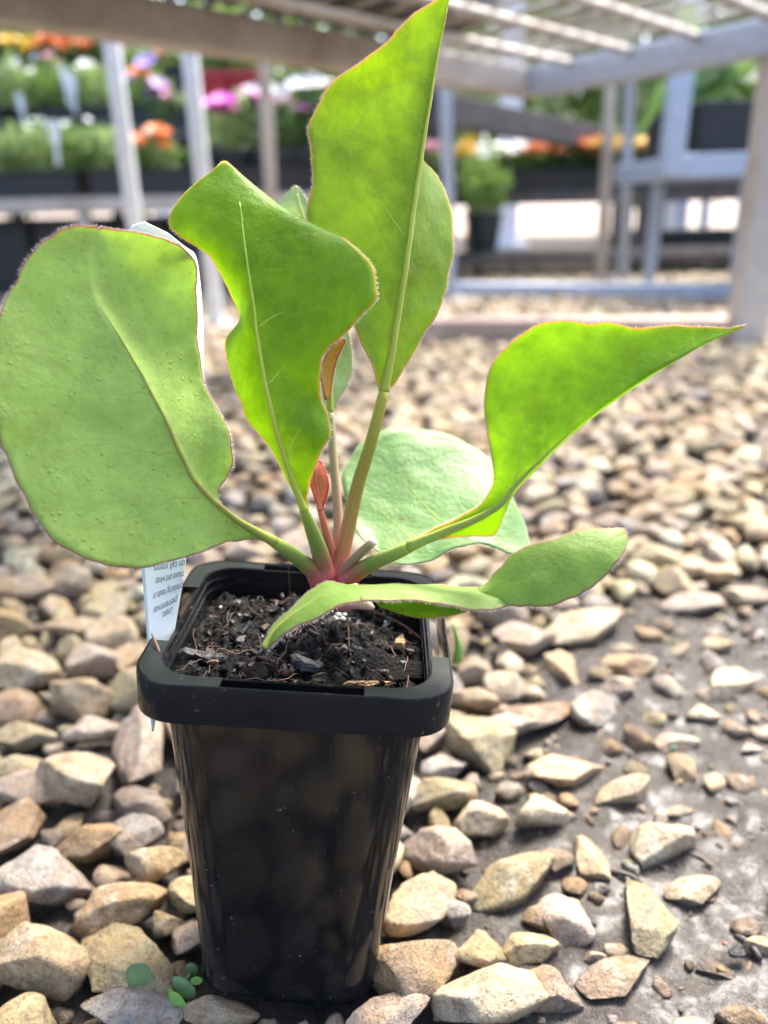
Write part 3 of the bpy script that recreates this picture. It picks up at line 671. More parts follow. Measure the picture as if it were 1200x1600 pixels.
def leaf(L, M, R, mat, stem_mat, petiole=None, rad=(0.0022, 0.0013), bul=(0, 0), nu=72, nv=15, wave=0.0, seed=0, rib=(0.0007, 0.00012), ribmat=None, thick=0.00045, veins=(), rib_end=0.93, hair=True, label=None, rib_side=1):
    Lw, Mw, Rw = [crom(np.array([P(*q) for q in A]), nu) for A in (L, M, R)]
    pts = np.zeros((nu, 2*nv+1, 3)); vv = np.linspace(-1, 1, 2*nv+1)
    nrm0 = np.zeros((nu, 3))
    for i in range(nu):
        tng = Mw[min(i+1, nu-1)]-Mw[max(i-1, 0)]; nn = np.cross(tng, Rw[i]-Lw[i]); nl = np.linalg.norm(nn); nrm0[i] = nn/nl if nl > 1e-12 else (nrm0[i-1] if i else nn)
        for E_, bl, cols in ((Lw[i], bul[0], range(0, nv+1)), (Rw[i], bul[1], range(nv, 2*nv+1))):
            half = (E_+Mw[i])/2 + nrm0[i]*bl*np.linalg.norm(E_-Mw[i])
            c1 = 2*half - (E_+Mw[i])/2
            for j in cols:
                s_ = abs(vv[j]); pts[i, j] = (1-s_)**2*Mw[i] + 2*s_*(1-s_)*c1 + s_*s_*E_
    if wave:
        for i in range(nu):
            for j in range(2*nv+1):
                p_ = pts[i, j]; a_ = abs(vv[j])**2
                ow_ = (Lw[i] if vv[j] < 0 else Rw[i])-Mw[i]; ol = np.linalg.norm(ow_)
                if ol > 0.002: pts[i, j] = p_ + ow_/ol*a_*(0.0011*noise.noise((p_[0]*130+seed*3, p_[1]*130, p_[2]*130)) + 0.0004*noise.noise((p_[0]*420+seed*3, p_[1]*420, p_[2]*420)))
                pts[i, j] += nrm0[i]*wave*a_*noise.noise((p_[0]*55+seed, p_[1]*55, p_[2]*55)) + nrm0[i]*0.0004*noise.noise((p_[0]*160+seed, p_[1]*160, p_[2]*160))
    v = pts.reshape(-1, 3); W = 2*nv+1
    f = [(i*W+j, i*W+j+1, (i+1)*W+j+1, (i+1)*W+j) for i in range(nu-1) for j in range(W-1)]
    bnd = np.vstack([pts[:, 0], pts[-1, 1:-1], pts[::-1, -1]])
    ed = np.array([np.min(np.linalg.norm(bnd-q, axis=1)) for q in v])
    me = mesh('leaf', local(v), f, mat, True)
    arr = np.zeros((len(v), 4)); arr[:, 0] = np.repeat(np.linspace(0, 1, nu), W); arr[:, 1] = np.tile(np.abs(vv), nu); arr[:, 2] = np.clip(ed/0.003, 0, 1); arr[:, 3] = 1
    setcol(me, 'leafuv', arr)
    o = link('leaf', me, plant)
    sm = o.modifiers.new('thickness', 'SOLIDIFY'); sm.thickness = thick; sm.offset = 0
    if label: o['label'] = label
    if petiole is not None:
        pw = arclen([P(*q) for q in petiole], 26); rr = np.linspace(rad[0], max(rad[1]*0.75, rib[0]*1.3), 26); rr[:5] *= np.linspace(1.25, 1, 5)
        tube_uv(local(pw), list(rr), 12, 'petiole', stem_mat, o)
    rib_side = 1 if np.mean(np.sum(nrm0*(CAM-Mw), axis=1)) > 0 else -1
    ke = int(nu*rib_end); rp = pts[:ke, nv] + nrm0[:ke]*rib_side*0.00012
    tube_uv(local(rp), list(rib[1] + (((max(rad[1]*0.75, rib[0]*1.3) if petiole is not None else rib[0])-rib[0])*np.exp(-np.arange(ke)/(0.10*nu)) + (rib[0]-rib[1])*(1-np.arange(ke)/ke))), 8, 'midrib', ribmat or stem_mat, o, True, 0.7 if ribmat else 0.97, 1.0)
    for (i0, j0, i1, j1, bend) in veins:          # side veins as (u,v) -> (u,v)
        vp = []
        for k in range(12):
            s_ = k/11; uu = (i0+(i1-i0)*s_ + bend*s_*(1-s_))*(nu-1); vj = (j0+(j1-j0)*s_+1)*nv
            a_, b_ = int(min(uu, nu-2)), int(min(vj, W-2)); fu, fv = uu-a_, vj-b_
            q = (pts[a_, b_]*(1-fu)+pts[a_+1, b_]*fu)*(1-fv)+(pts[a_, b_+1]*(1-fu)+pts[a_+1, b_+1]*fu)*fv
            vp.append(q + nrm0[a_]*rib_side*0.00019)
        tube_uv(local(vp), list(np.linspace(0.00019, 0.00006, 12)), 6, 'vein', rib_pale, o, True, 0.9, 1.0)
    if hair:
        ei = np.vstack([pts[:, 0], pts[-1, 1:-1], pts[::-1, -1]]); inn = np.vstack([pts[:, 2], np.repeat(pts[-3, nv][None], W-2, 0), pts[::-1, -3]])
        ow = ei-inn; ln_ = np.linalg.norm(ow, axis=1, keepdims=True); ow = ow/np.maximum(ln_, 1e-9)
        nn = np.vstack([nrm0, np.repeat(nrm0[-1][None], W-2, 0), nrm0[::-1]])
        hairs(local(ei), nn, ow, o)
    return o

PINK = (0.40, 0.07, 0.08)
st_green = stem_material('stem_pink_to_green', [(0.0, (0.48, 0.06, 0.08)), (0.2, (0.36, 0.13, 0.07)), (0.46, (0.16, 0.23, 0.045)), (1.0, (0.28, 0.36, 0.06))])
st_olive = stem_material('stem_pink_to_olive', [(0.0, (0.48, 0.07, 0.08)), (0.16, (0.36, 0.15, 0.06)), (0.38, (0.30, 0.20, 0.04)), (0.65, (0.28, 0.23, 0.025)), (1.0, (0.38, 0.39, 0.045))])
st_tan = stem_material('stem_rosy_tan', [(0.0, (0.42, 0.15, 0.12)), (0.4, (0.36, 0.24, 0.14)), (1.0, (0.32, 0.31, 0.15))])
st_red = stem_material('stem_red', [(0.0, (0.42, 0.07, 0.07)), (0.5, (0.45, 0.14, 0.08)), (1.0, (0.5, 0.13, 0.07))])
rib_olive = stem_material('midrib_olive', [(0.70, (0.28, 0.34, 0.06)), (0.80, (0.26, 0.24, 0.045)), (1.0, (0.26, 0.33, 0.07))])
rib_pale = stem_material('midrib_pale', [(0.7, (0.36, 0.40, 0.05)), (1.0, (0.48, 0.58, 0.08))])
mA = leaf_material('leaf_fuzzy_grey_green', (0.33, 0.48, 0.10), (0.43, 0.58, 0.16), (0.74, 0.93, 0.24), 0.50, 0.6, (0.50, 0.13, 0.12), 0.10, bumps=0.8, sheen=0.25, vein=0.5, vcol=(0.20, 0.32, 0.06))
mB = leaf_material('leaf_backlit_green', (0.11, 0.23, 0.010), (0.19, 0.31, 0.016), (0.66, 0.93, 0.035), 0.62, 0.45, (0.75, 0.52, 0.10), 0.20, sheen=0.03)
mC = leaf_material('leaf_tall_green', (0.16, 0.26, 0.02), (0.24, 0.34, 0.035), (0.69, 0.91, 0.06), 0.60, 0.32, (0.75, 0.50, 0.12), 0.18, sheen=0.15)
mD = leaf_material('leaf_folded_green', (0.15, 0.27, 0.015), (0.23, 0.35, 0.025), (0.66, 0.95, 0.03), 0.64, 0.38, (0.75, 0.42, 0.14), 0.13, sheen=0.06)
mE = leaf_material('leaf_pale_green', (0.13, 0.25, 0.07), (0.185, 0.32, 0.10), (0.50, 0.80, 0.16), 0.30, 0.45, (0.30, 0.42, 0.15), 0.10, bumps=0.25, sheen=0.5)
mF = leaf_material('leaf_low_green', (0.20, 0.32, 0.05), (0.27, 0.40, 0.08), (0.62, 0.85, 0.10), 0.45, 0.48, (0.40, 0.20, 0.11), 0.16, sheen=0.2)
mG = leaf_material('leaf_red_bud', (0.55, 0.14, 0.05), (0.62, 0.20, 0.08), (0.9, 0.45, 0.2), 0.5, 0.45, (0.55, 0.06, 0.06), 0.25, base=(0.6, 0.22, 0.1), sheen=0.1)
mJ = leaf_material('leaf_orange_edge', (0.50, 0.26, 0.04), (0.58, 0.32, 0.05), (0.9, 0.6, 0.12), 0.5, 0.45, (0.5, 0.15, 0.04), 0.2, sheen=0.1)

# A: big broad leaf on the left, its hairy upper face towards the camera
LA = [(425,850,.2255),(398,843,.2205),(352,848,.2120),(300,868,.2040),(235,884,.1975),(165,886,.1930),(95,855,.1895),(45,790,.1875),(8,712,.1865),(-14,630,.1865),(-10,545,.1875),(14,455,.1895),(52,386,.1920),(92,361,.1945),(150,355,.197)]
MA = [(428,846,.2250),(395,828,.2190),(360,806,.2130),(325,775,.2080),(300,745,.2045),(280,705,.2015),(264,668,.1995),(245,630,.1980),(224,590,.1968),(202,550,.1960),(180,516,.1955),(158,482,.1953),(142,440,.1955),(140,398,.1962),(152,357,.1972)]
RA = [(431,841,.2250),(395,824,.2200),(362,808,.2155),(346,785,.2150),(343,765,.2160),(354,742,.2170),(361,712,.2175),(352,672,.2170),(334,628,.2165),(316,580,.2160),(307,510,.2150),(305,450,.2130),(304,405,.2090),(262,372,.2010),(158,356,.1975)]
leaf(LA, MA, RA, mA, st_green, [(500,905,.2385),(487,890,.2365),(465,872,.2325),(445,857,.2285),(425,845,.2248)], (0.0028, 0.0020), (0.04, 0.13), wave=0.003, seed=3, rib=(0.0007, 0.00010), ribmat=rib_olive, rib_end=0.80, nu=90, nv=22,
     label='large broad fuzzy leaf with fine red margin')

# B: folded leaf rising in the middle, pointed top
LB = [(474,800,.2215),(456,770,.2195),(436,722,.2170),(412,684,.2150),(386,652,.2150),(368,608,.2165),(356,560,.2180),(355,528,.2180),(374,498,.2150),(358,452,.2120),(330,402,.2100),(292,374,.2095),(266,347,.2105),(292,300,.2120),(346,254,.2135)]
MBp = [(476,798,.2205),(462,765,.2175),(447,722,.2140),(434,680,.2110),(424,640,.2085),(415,600,.2070),(408,560,.2060),(402,520,.2052),(397,480,.2045),(391,440,.2045),(385,400,.2050),(380,362,.2060),(376,325,.2075),(366,286,.2105),(351,253,.2135)]
RB = [(480,796,.2205),(478,765,.2185),(484,742,.2170),(505,704,.2160),(517,680,.2165),(514,648,.2175),(500,618,.2150),(497,588,.2120),(512,545,.2105),(548,508,.2105),(588,466,.2115),(582,418,.2115),(540,377,.2110),(458,336,.2115),(356,254,.2135)]
leaf(LB, MBp, RB, mB, st_green, [(513,905,.2385),(506,885,.2375),(497,855,.2335),(486,825,.2280),(475,797,.2208)], (0.0030, 0.0017), (-0.06, -0.06), wave=0.0016, seed=11, rib=(0.0007, 0.00012), ribmat=rib_pale, rib_end=0.88,
     veins=((0.52, 0.04, 0.61, 0.42, 0.0), (0.36, 0.04, 0.49, 0.55, -0.02), (0.12, 0.05, 0.31, 0.62, 0.0)), label='pointed folded green leaf with pale midrib')

# C: tallest leaf, folded along its midrib
LC = [(594,615,.2330),(586,590,.2310),(574,558,.2290),(556,512,.2265),(528,462,.2245),(500,405,.2225),(483,345,.2205),(489,290,.2190),(488,245,.2180),(481,205,.2170),(497,166,.2160),(530,122,.2155),(585,82,.2155),(625,45,.2160),(655,15,.2170),(698,-8,.2185)]
MC = [(600,612,.2335),(605,585,.2330),(611,550,.2325),(618,510,.2318),(625,470,.2310),(632,425,.2300),(638,385,.2292),(645,335,.2285),(652,285,.2278),(659,240,.2270),(666,195,.2262),(673,150,.2252),(680,108,.2242),(687,66,.2232),(694,28,.2215),(702,-10,.2190)]
RC = [(606,612,.2335),(618,596,.2345),(638,564,.2370),(664,522,.2400),(688,474,.2425),(703,425,.2445),(709,372,.2455),(702,322,.2465),(684,276,.2470),(662,252,.2465),(655,225,.2450),(664,180,.2420),(674,130,.2380),(684,80,.2320),(694,35,.2260),(703,-10,.2192)]
leaf(LC, MC, RC, mC, st_olive, [(527,905,.2395),(532,880,.2395),(545,820,.2385),(560,755,.2370),(580,690,.2350),(600,612,.2335)], (0.0024, 0.0017), (0.07, 0.03), wave=0.0015, seed=23, rib=(0.0012, 0.00015), ribmat=rib_pale, rib_end=0.97,
     veins=((0.42, -0.05, 0.55, -0.62, 0.0), (0.55, -0.62, 0.74, -0.5, 0.0)), label='tallest upright green leaf with orange-rimmed margin')

# D: right leaf, folded upwards with a long pointed end
LD = [(640,848,.2215),(690,820,.2170),(740,796,.2125),(766,768,.2100),(773,742,.2085),(764,690,.2075),(757,640,.2060),(766,580,.2045),(802,530,.2035),(850,505,.2030),(912,503,.2030),(985,509,.2035),(1060,511,.2040),(1120,512,.2045),(1164,508,.2050)]
MD = [(640,855,.2195),(692,832,.2145),(735,815,.2110),(768,798,.2085),(785,786,.2065),(800,765,.2050),(822,741,.2035),(850,714,.2022),(884,682,.2012),(922,650,.2008),(965,618,.2008),(1010,589,.2012),(1058,562,.2020),(1112,532,.2034),(1164,509,.2050)]
RD = [(640,861,.2200),(694,842,.2155),(738,838,.2130),(772,833,.2120),(787,806,.2105),(800,775,.2105),(822,748,.2115),(850,720,.2125),(884,687,.2130),(922,654,.2130),(965,621,.2125),(1010,591,.2115),(1058,563,.2095),(1112,532,.2070),(1164,509,.2050)]
leaf(LD, MD, RD, mD, st_green, [(538,908,.2375),(560,893,.2345),(590,876,.2290),(615,866,.2240),(640,855,.2197)], (0.0027, 0.0016), (0.10, 0.0), wave=0.0010, seed=31, rib=(0.0012, 0.00015), rib_end=0.6,
     veins=((0.38, -0.04, 0.54, -0.46, 0.03),), label='right-hand leaf folded upward into a long pointed end')

# E: pale leaf behind on the right
LE = [(600,868,.2560),(575,850,.2590),(556,828,.2630),(542,792,.2690),(535,752,.2740),(548,712,.2790),(582,682,.2830),(622,668,.2860),(672,671,.2870),(722,686,.2860),(768,720,.2830),(798,768,.2780),(822,832,.2700)]
ME = [(602,872,.2545),(618,862,.2555),(640,850,.2570),(662,838,.2585),(685,826,.2600),(708,815,.2612),(730,803,.2622),(752,791,.2632),(770,784,.2640),(786,782,.2645),(800,788,.2650),(814,806,.2655),(825,840,.2660)]
RE = [(606,878,.2535),(622,882,.2525),(645,882,.2520),(672,877,.2520),(695,864,.2525),(715,855,.2530),(738,850,.2530),(760,853,.2525),(780,862,.2520),(798,868,.2520),(812,868,.2535),(822,860,.2570),(827,846,.2630)]
leaf(LE, ME, RE, mE, st_green, [(535,905,.2420),(552,896,.2450),(575,885,.2495),(602,872,.2545)], (0.0022, 0.0014), (0.06, 0.02), wave=0.0022, seed=41, rib=(0.0009, 0.0002), ribmat=rib_pale,
     veins=((0.2, -0.05, 0.32, -0.7, 0.05), (0.38, -0.05, 0.46, -0.62, 0.05)), label='pale rounded leaf spreading out behind on the right')

# F: low leaf reaching to the right
LF = [(640,925,.2280),(680,918,.2220),(720,916,.2170),(752,914,.2130),(778,890,.2110),(802,868,.2100),(835,853,.2095),(870,842,.2095),(905,832,.2095),(940,826,.2095),(976,826,.2095)]
MF = [(640,932,.2270),(685,928,.2200),(725,926,.2140),(760,924,.2095),(795,912,.2065),(825,900,.2045),(855,890,.2035),(885,878,.2030),(915,864,.2035),(948,848,.2050),(979,834,.2085)]
RF = [(640,936,.2265),(688,938,.2190),(730,944,.2120),(770,947,.2070),(805,946,.2035),(835,943,.2015),(868,938,.2000),(900,930,.1995),(935,910,.2000),(968,876,.2025),(981,842,.2075)]
leaf(LF, MF, RF, mF, st_green, [(540,915,.2370),(565,922,.2350),(600,930,.2320),(640,932,.2270)], (0.0018, 0.0012), (-0.05, -0.05), wave=0.0008, seed=51, rib=(0.00012, 0.00005), ribmat=rib_pale, rib_end=0.5, label='low leaf reaching right with a rounded tip')
# H: leaf bending toward the viewer, seen almost edge-on along its near margin
LH = [(412,1006,.2060),(428,976,.2085),(462,944,.2120),(490,920,.2145),(512,908,.2160),(555,915,.2170),(610,912,.2175),(670,914,.2170),(730,918,.2150),(775,922,.2120),(804,926,.2090)]
MH = [(413,1011,.2045),(432,984,.2050),(468,953,.2060),(502,933,.2070),(530,926,.2075),(570,923,.2080),(620,921,.2080),(675,926,.2075),(730,934,.2065),(772,938,.2060),(805,933,.2078)]
RH = [(416,1016,.2050),(441,996,.2035),(482,970,.2030),(522,950,.2032),(554,941,.2035),(592,938,.2040),(637,940,.2040),(687,946,.2035),(737,952,.2030),(778,953,.2035),(806,941,.2065)]
lh = leaf(LH, MH, RH, mF, st_green, [(528,918,.2375),(532,924,.2330),(540,922,.2260),(556,917,.2180)], (0.0020, 0.0013), (0.0, 0.0), wave=0.0004, seed=61, rib=(0.00005, 0.00004), ribmat=rib_pale, rib_end=0.5, label='leaf arching over the pot rim with pink near margin')
# its rolled-under part hanging below the near margin
LU = [(584,936,.2110),(620,936,.2085),(660,940,.2070),(700,945,.2060),(738,950,.2050)]
MU = [(588,942,.2125),(620,947,.2110),(660,952,.2100),(700,953,.2085),(732,953,.2065)]
RU = [(592,946,.2140),(622,957,.2135),(660,965,.2125),(700,962,.2105),(728,956,.2075)]
leaf(LU, MU, RU, mD, st_green, None, bul=(0, 0), nu=30, nv=6, rib=(0.00012, 0.0001), ribmat=rib_pale, label='darker rolled-under underside of the near leaf')
# I: tall leaf behind, mostly hidden, tip with bristle
LI = [(508,640,.2500),(500,600,.2510),(478,540,.2530),(462,470,.2540),(452,400,.2540),(440,345,.2530),(436,318,.2520),(456,294,.2510)]
MI = [(516,645,.2490),(515,600,.2490),(510,540,.2490),(502,470,.2490),(490,400,.2490),(476,345,.2490),(467,315,.2495),(462,290,.2500)]
RI = [(523,640,.2495),(541,606,.2510),(547,560,.2520),(545,490,.2520),(530,420,.2515),(503,360,.2510),(484,320,.2505),(466,292,.2505)]
mI = leaf_material('leaf_pale_back', (0.36, 0.50, 0.26), (0.44, 0.58, 0.34), (0.8, 0.92, 0.5), 0.5, 0.5, (0.5, 0.45, 0.3), 0.1, sheen=0.3)
leaf(LI, MI, RI, mI, st_tan, [(524,905,.2425),(527,860,.2440),(528,800,.2455),(522,730,.2470),(516,645,.2490)], (0.0016, 0.0014), (0.05, 0.05), wave=0.001, seed=71, rib=(0.0009, 0.0002), ribmat=rib_pale, label='pale leaf standing behind the others on a rosy stalk')
# G: small red new leaf
LG = [(497,795,.2330),(489,770,.2330),(482,745,.2330),(484,730,.2330),(494,720,.2335)]
MG = [(500,797,.2325),(497,772,.2318),(494,752,.2312),(494,736,.2315),(497,718,.2330)]
RG = [(504,795,.2330),(511,775,.2330),(514,757,.2330),(510,740,.2330),(500,719,.2333)]
leaf(LG, MG, RG, mG, st_red, [(522,895,.2400),(517,860,.2385),(508,825,.2355),(500,797,.2326)], (0.0016, 0.0011), (-0.08, -0.08), nu=30, nv=8, rib=(0.0006, 0.0001), ribmat=st_red, label='small folded orange-red young leaf')
# J: rolled orange-backed margin of a leaf between the two upright ones
LJ = [(508,625,.2185),(500,585,.2160),(508,556,.2150),(528,526,.2145)]
MJ = [(512,624,.2195),(510,588,.2185),(517,558,.2180),(534,528,.2165)]
RJ = [(516,622,.2205),(520,590,.2200),(527,561,.2195),(541,531,.2180)]
leaf(LJ, MJ, RJ, mJ, st_red, None, nu=20, nv=5, rib=(0.00008, 0.00006), ribmat=rib_pale, label='narrow orange rolled leaf edge')
# bases of leaves: crown, cut stump, small sheaths
cr = arclen([P(512,945,.2385), P(520,925,.2388), P(524,905,.2393), P(528,885,.2398)], 10)
tube_uv(local(cr), [0.0026, 0.0040, 0.0046, 0.0049, 0.0047, 0.0043, 0.0037, 0.0030, 0.0022, 0.0008], 14, 'crown', stem_material('crown_red', [(0.0, (0.42, 0.05, 0.06)), (0.5, (0.55, 0.08, 0.10)), (1.0, (0.50, 0.08, 0.09))]), plant)
cs = arclen([P(530,905,.2375), P(545,882,.2345), P(563,864,.2318), P(585,845,.2290)], 14)
stump = tube_uv(local(cs), list(np.linspace(0.0016, 0.00125, 14)), 12, 'cut_stem', stem_material('stem_cut', [(0.0, (0.42, 0.09, 0.10)), (0.4, (0.30, 0.17, 0.11)), (0.9, (0.26, 0.22, 0.12)), (1.0, (0.55, 0.42, 0.34))]), plant)
ps = arclen([P(530,945,.2345), P(550,942,.2320), P(572,945,.2300), P(584,950,.2290)], 12)
tube_uv(local(ps), [0.0020, 0.0021, 0.0021, 0.0020, 0.0019, 0.0018, 0.0017, 0.0016, 0.0015, 0.0013, 0.0010, 0.0005], 10, 'leaf_base', stem_material('stem_pale_pink', [(0.0, (0.5, 0.12, 0.12)), (0.6, (0.60, 0.28, 0.22)), (1.0, (0.60, 0.48, 0.28))]), plant)
dk = arclen([P(512,905,.2415), P(500,870,.2420), P(492,838,.2425), P(488,815,.2430)], 12)
tube_uv(local(dk), list(np.linspace(0.0014, 0.0006, 12)), 8, 'withered_stem', stem_material('stem_withered', [(0.0, (0.25, 0.04, 0.05)), (1.0, (0.06, 0.025, 0.02))]), plant)

# ------------------------------------------------------------------ white plastic plant label
t = NT('printed_label'); uvn = t.n('ShaderNodeAttribute', attribute_name='leafuv'); sp_ = t.n('ShaderNodeSeparateColor'); t.l(uvn.outputs['Color'], sp_.inputs[0])
c = t.ramp(sp_.outputs[0], [(0.0, (0.78, 0.84, 0.86)), (0.62, (0.74, 0.83, 0.87)), (0.64, (0.84, 0.86, 0.86)), (1.0, (0.86, 0.87, 0.87))])
b_ = t.bsdf(c, 0.35); tr = t.n('ShaderNodeBsdfTranslucent'); tr.inputs[0].default_value = (0.8, 0.85, 0.85, 1); mx = t.n('ShaderNodeMixShader'); mx.inputs[0].default_value = 0.3
t.l(b_, mx.inputs[1]); t.l(tr.outputs[0], mx.inputs[2]); MAT['label'] = t.done(mx.outputs[0])
lab = empty('plant_label'); LB0 = P(233, 1000, 0.2195); lab.location = LB0
tag(lab, 'white plastic plant label with printed text tucked into the left rim slot', 'plant label')
LL = [(238,1143,.2215),(232,1090,.2205),(231,1040,.2200),(230,988,.2195),(221,880,.2180),(212,780,.2175),(204,680,.2175),(197,560,.2190),(193,450,.2215),(198,375,.2240),(207,352,.2245)]
LR = [(240,1141,.2217),(248,1090,.2235),(262,1040,.2250),(277,958,.2290),(291,868,.2290),(300,775,.2295),(309,680,.2305),(318,575,.2325),(316,480,.2350),(307,405,.2375),(292,388,.2375)]
lw, rw = crom([P(*q) for q in LL], 60), crom([P(*q) for q in LR], 60); nc = 14
V = []; A_ = []
for i in range(60):
    for j in range(nc+1):
        s_ = j/nc; V.append(lw[i]*(1-s_)+rw[i]*s_ - LB0); A_.append((i/59, s_, 0, 1))
Fc = [(i*(nc+1)+j, i*(nc+1)+j+1, (i+1)*(nc+1)+j+1, (i+1)*(nc+1)+j) for i in range(59) for j in range(nc)]
me = mesh('tag_strip', V, Fc, MAT['label'], True); setcol(me, 'leafuv', A_); o = link('tag_strip', me, lab); sm = o.modifiers.new('thickness', 'SOLIDIFY'); sm.thickness = 0.0004; sm.offset = 0
# slanted top tab
TV = [P(207,352,.2245), P(226,347,.2250), P(262,364,.2305), P(292,388,.2375)]
tb = MB(); tb.add([q-LB0 for q in TV], [(0, 1, 2, 3)]); me = mesh('tag_tip', tb.v, tb.f, MAT['label']); setcol(me, 'leafuv', [(1, 0, 0, 1)]*4); o = link('tag_tip', me, lab); sm = o.modifiers.new('thickness', 'SOLIDIFY'); sm.thickness = 0.0004; sm.offset = 0
# print: upside-down lines of text, read with the label turned over
ink = simple('grey_ink', (0.10, 0.12, 0.14), 0.6, 0.1)
teal = simple('teal_ink', (0.02, 0.42, 0.30), 0.5, 0.05)
o0, ox, oy = P(284, 948, .2275), P(233, 978, .2203), P(296, 775, .2268)
X = Vector(ox-o0).normalized(); Yr = Vector(oy-o0); Y = (Yr - X*Yr.dot(X)).normalized(); Zn = X.cross(Y)
if Zn.dot(Vector(CAM-o0)) < 0: Zn = -Zn
def print_line(s_, px0, py0, d0, px1, py1, d1, size):
    cu = bpy.data.curves.new('line', 'FONT'); cu.body = s_; cu.size = 1.0
    tmp = bpy.data.objects.new('tmp', cu); col.objects.link(tmp); bpy.context.view_layer.update()
    me = bpy.data.meshes.new_from_object(tmp.evaluated_get(bpy.context.evaluated_depsgraph_get())); bpy.data.objects.remove(tmp)
    a_, b2 = P(px0, py0, d0), P(px1, py1, d1); xd = b2-a_; Wd = max(v.co.x for v in me.vertices)
    up = np.array(P(px0-4, py0+30, d0+0.0006)) - a_; up = up/np.linalg.norm(up)       # text stands on its head
    nz = np.cross(xd/np.linalg.norm(xd), up)
    if nz @ (CAM-a_) < 0: nz = -nz
    for v in me.vertices:
        q = a_ + xd*(v.co.x/Wd) + up*(v.co.y*size) + nz*0.00045; v.co = Vector(q-LB0)
    me.materials.append(ink); link('printed_text', me, lab)
def lab_at(py, s_):                               # label surface at photograph height py, s_ across
    ii = [project(q)[1] for q in (lw+rw)/2]; k = np.interp(py, ii[::-1], np.arange(60)[::-1]); k0 = int(min(k, 58)); fr_ = k-k0
    q = (lw[k0]*(1-fr_)+lw[k0+1]*fr_)*(1-s_) + (rw[k0]*(1-fr_)+rw[k0+1]*fr_)*s_; return project(q)
for s_, py, s0, s1 in (('on tall stems.', 880, 0.97, 0.22), ('mauve and white', 899, 0.97, 0.28), ('producing heads of', 920, 0.97, 0.20), ('perennial', 941, 0.88, 0.20), ('Compact,', 955, 0.78, 0.45)):
    a_, b2 = lab_at(py, s0), lab_at(py, s1); print_line(s_, *a_, *b2, 0.0031)
for py, h_ in ((418, 13),):
    a_, b2, c_, d_ = P(*lab_at(py-h_, 0.90)), P(*lab_at(py-h_, 0.965)), P(*lab_at(py+h_, 0.965)), P(*lab_at(py+h_, 0.90)); off = (CAM-a_)/np.linalg.norm(CAM-a_)*0.0005
    tb = MB(); tb.add([q+off-LB0 for q in (a_, b2, c_, d_)], [(0, 1, 2, 3)]); tb.build('printed_stripe', teal, lab)

# ------------------------------------------------------------------ little things on the ground
weedm = simple('weed_green', (0.12, 0.20, 0.065), 0.5, 0.3, 200)
weedm2 = simple('weed_bright', (0.16, 0.33, 0.05), 0.5, 0.3, 200)
def flat_leaf(pxs, d, z_b, m, parent, org, name='leaf'):
    mx_, my_ = np.mean(pxs, axis=0); pxs = [(mx_+(a-mx_)*1.35, my_+(b-my_)*1.35) for a, b in pxs]
    c = np.mean([P(px, py, d) for px, py in pxs], axis=0)
    v = [c+np.array([0, 0, z_b])-org] + [P(px, py, d+0.006*(1270/(py+1)-0.84)) - org for px, py in pxs]
    n = len(pxs); f = [(0, 1+k, 1+(k+1) % n) for k in range(n)]
    o = link(name, mesh(name, v, f, m, True), parent); s_ = o.modifiers.new('t', 'SOLIDIFY'); s_.thickness = 0.0003; sb = o.modifiers.new('s', 'SUBSURF'); sb.levels = 2; sb.render_levels = 2
    return o
def weed(loc_px, d, leaves, stems, label):
    org = G(*loc_px, 0.004); e_ = empty('weed_seedling', org); tag(e_, label, 'weed')
    for pxs, dd, m in leaves: flat_leaf(pxs, dd, 0.0022, m, e_, org)
    for st in stems: MB().tube(arclen([P(*q)-org for q in st], 8), 0.0007, 6).build('stem', weedm, e_, True)
    return e_
weed((262, 1540), 0.255, [([(200,1518),(215,1509),(232,1512),(235,1530),(243,1545),(232,1553),(215,1552),(205,1540)], 0.2545, weedm), ([(267,1555),(275,1551),(288,1565),(290,1580),(280,1584),(268,1570)], 0.249, weedm2),
      ([(290,1510),(300,1505),(310,1512),(305,1524),(294,1524)], 0.258, weedm), ([(270,1530),(285,1528),(300,1540),(305,1555),(290,1560),(278,1548)], 0.253, weedm), ([(296,1530),(312,1526),(317,1534),(304,1540)], 0.252, weedm2), ([(262,1550),(270,1545),(272,1556),(264,1560)], 0.25, weedm2)],
     [[(255,1500,.262),(262,1525,.258),(280,1545,.255)], [(240,1535,.257),(255,1525,.258),(262,1520,.259)], [(280,1545,.255),(292,1530,.256),(298,1520,.2575)]], 'small green weed seedling sprouting beside the pot base on the left')
org = G(714, 1030, 0.003); gs = empty('grass_shoot', org); tag(gs, 'bright green shoot growing just behind the pot', 'shoot')
for q in ([(712,1035,.31),(715,1005,.308),(708,975,.306)], [(716,1032,.31),(719,1012,.309),(717,998,.309)]):
    b = MB().tube(arclen([P(*x)-org for x in q], 8), list(np.linspace(0.0016, 0.0004, 8)), 6); b.build('blade', weedm2, gs, True)
twigm = simple('twig', (0.05, 0.035, 0.028), 0.5, 0.4, 200, 0.4)
for (a_, b_, r_, lb) in (((952,1362),(1004,1380),0.0010,'thin dark twig lying beside cream stone on the mud'), ((1062,1330),(1128,1362),0.0007,'brownish straight twig pressed into wet mud'), ((1148,1462),(1190,1500),0.0013,'short black bark stick lying on wet mud'), ((1006,1150),(1052,1180),0.0009,'dark brown twig lying on mud between far stones')):
    p0, p1 = G(*a_, 0.004), G(*b_, 0.004); mid = (p0+p1)/2+np.array([0.0006, 0.0008, 0.0006])
    o = MB().tube(arclen([p0, mid, p1], 10), [r_*k for k in (0.5, 0.9, 1, 1.05, 1, 0.9, 1, 0.9, 0.8, 0.4)], 7).build('twig', twigm, None, True); tag(o, lb, 'twig')
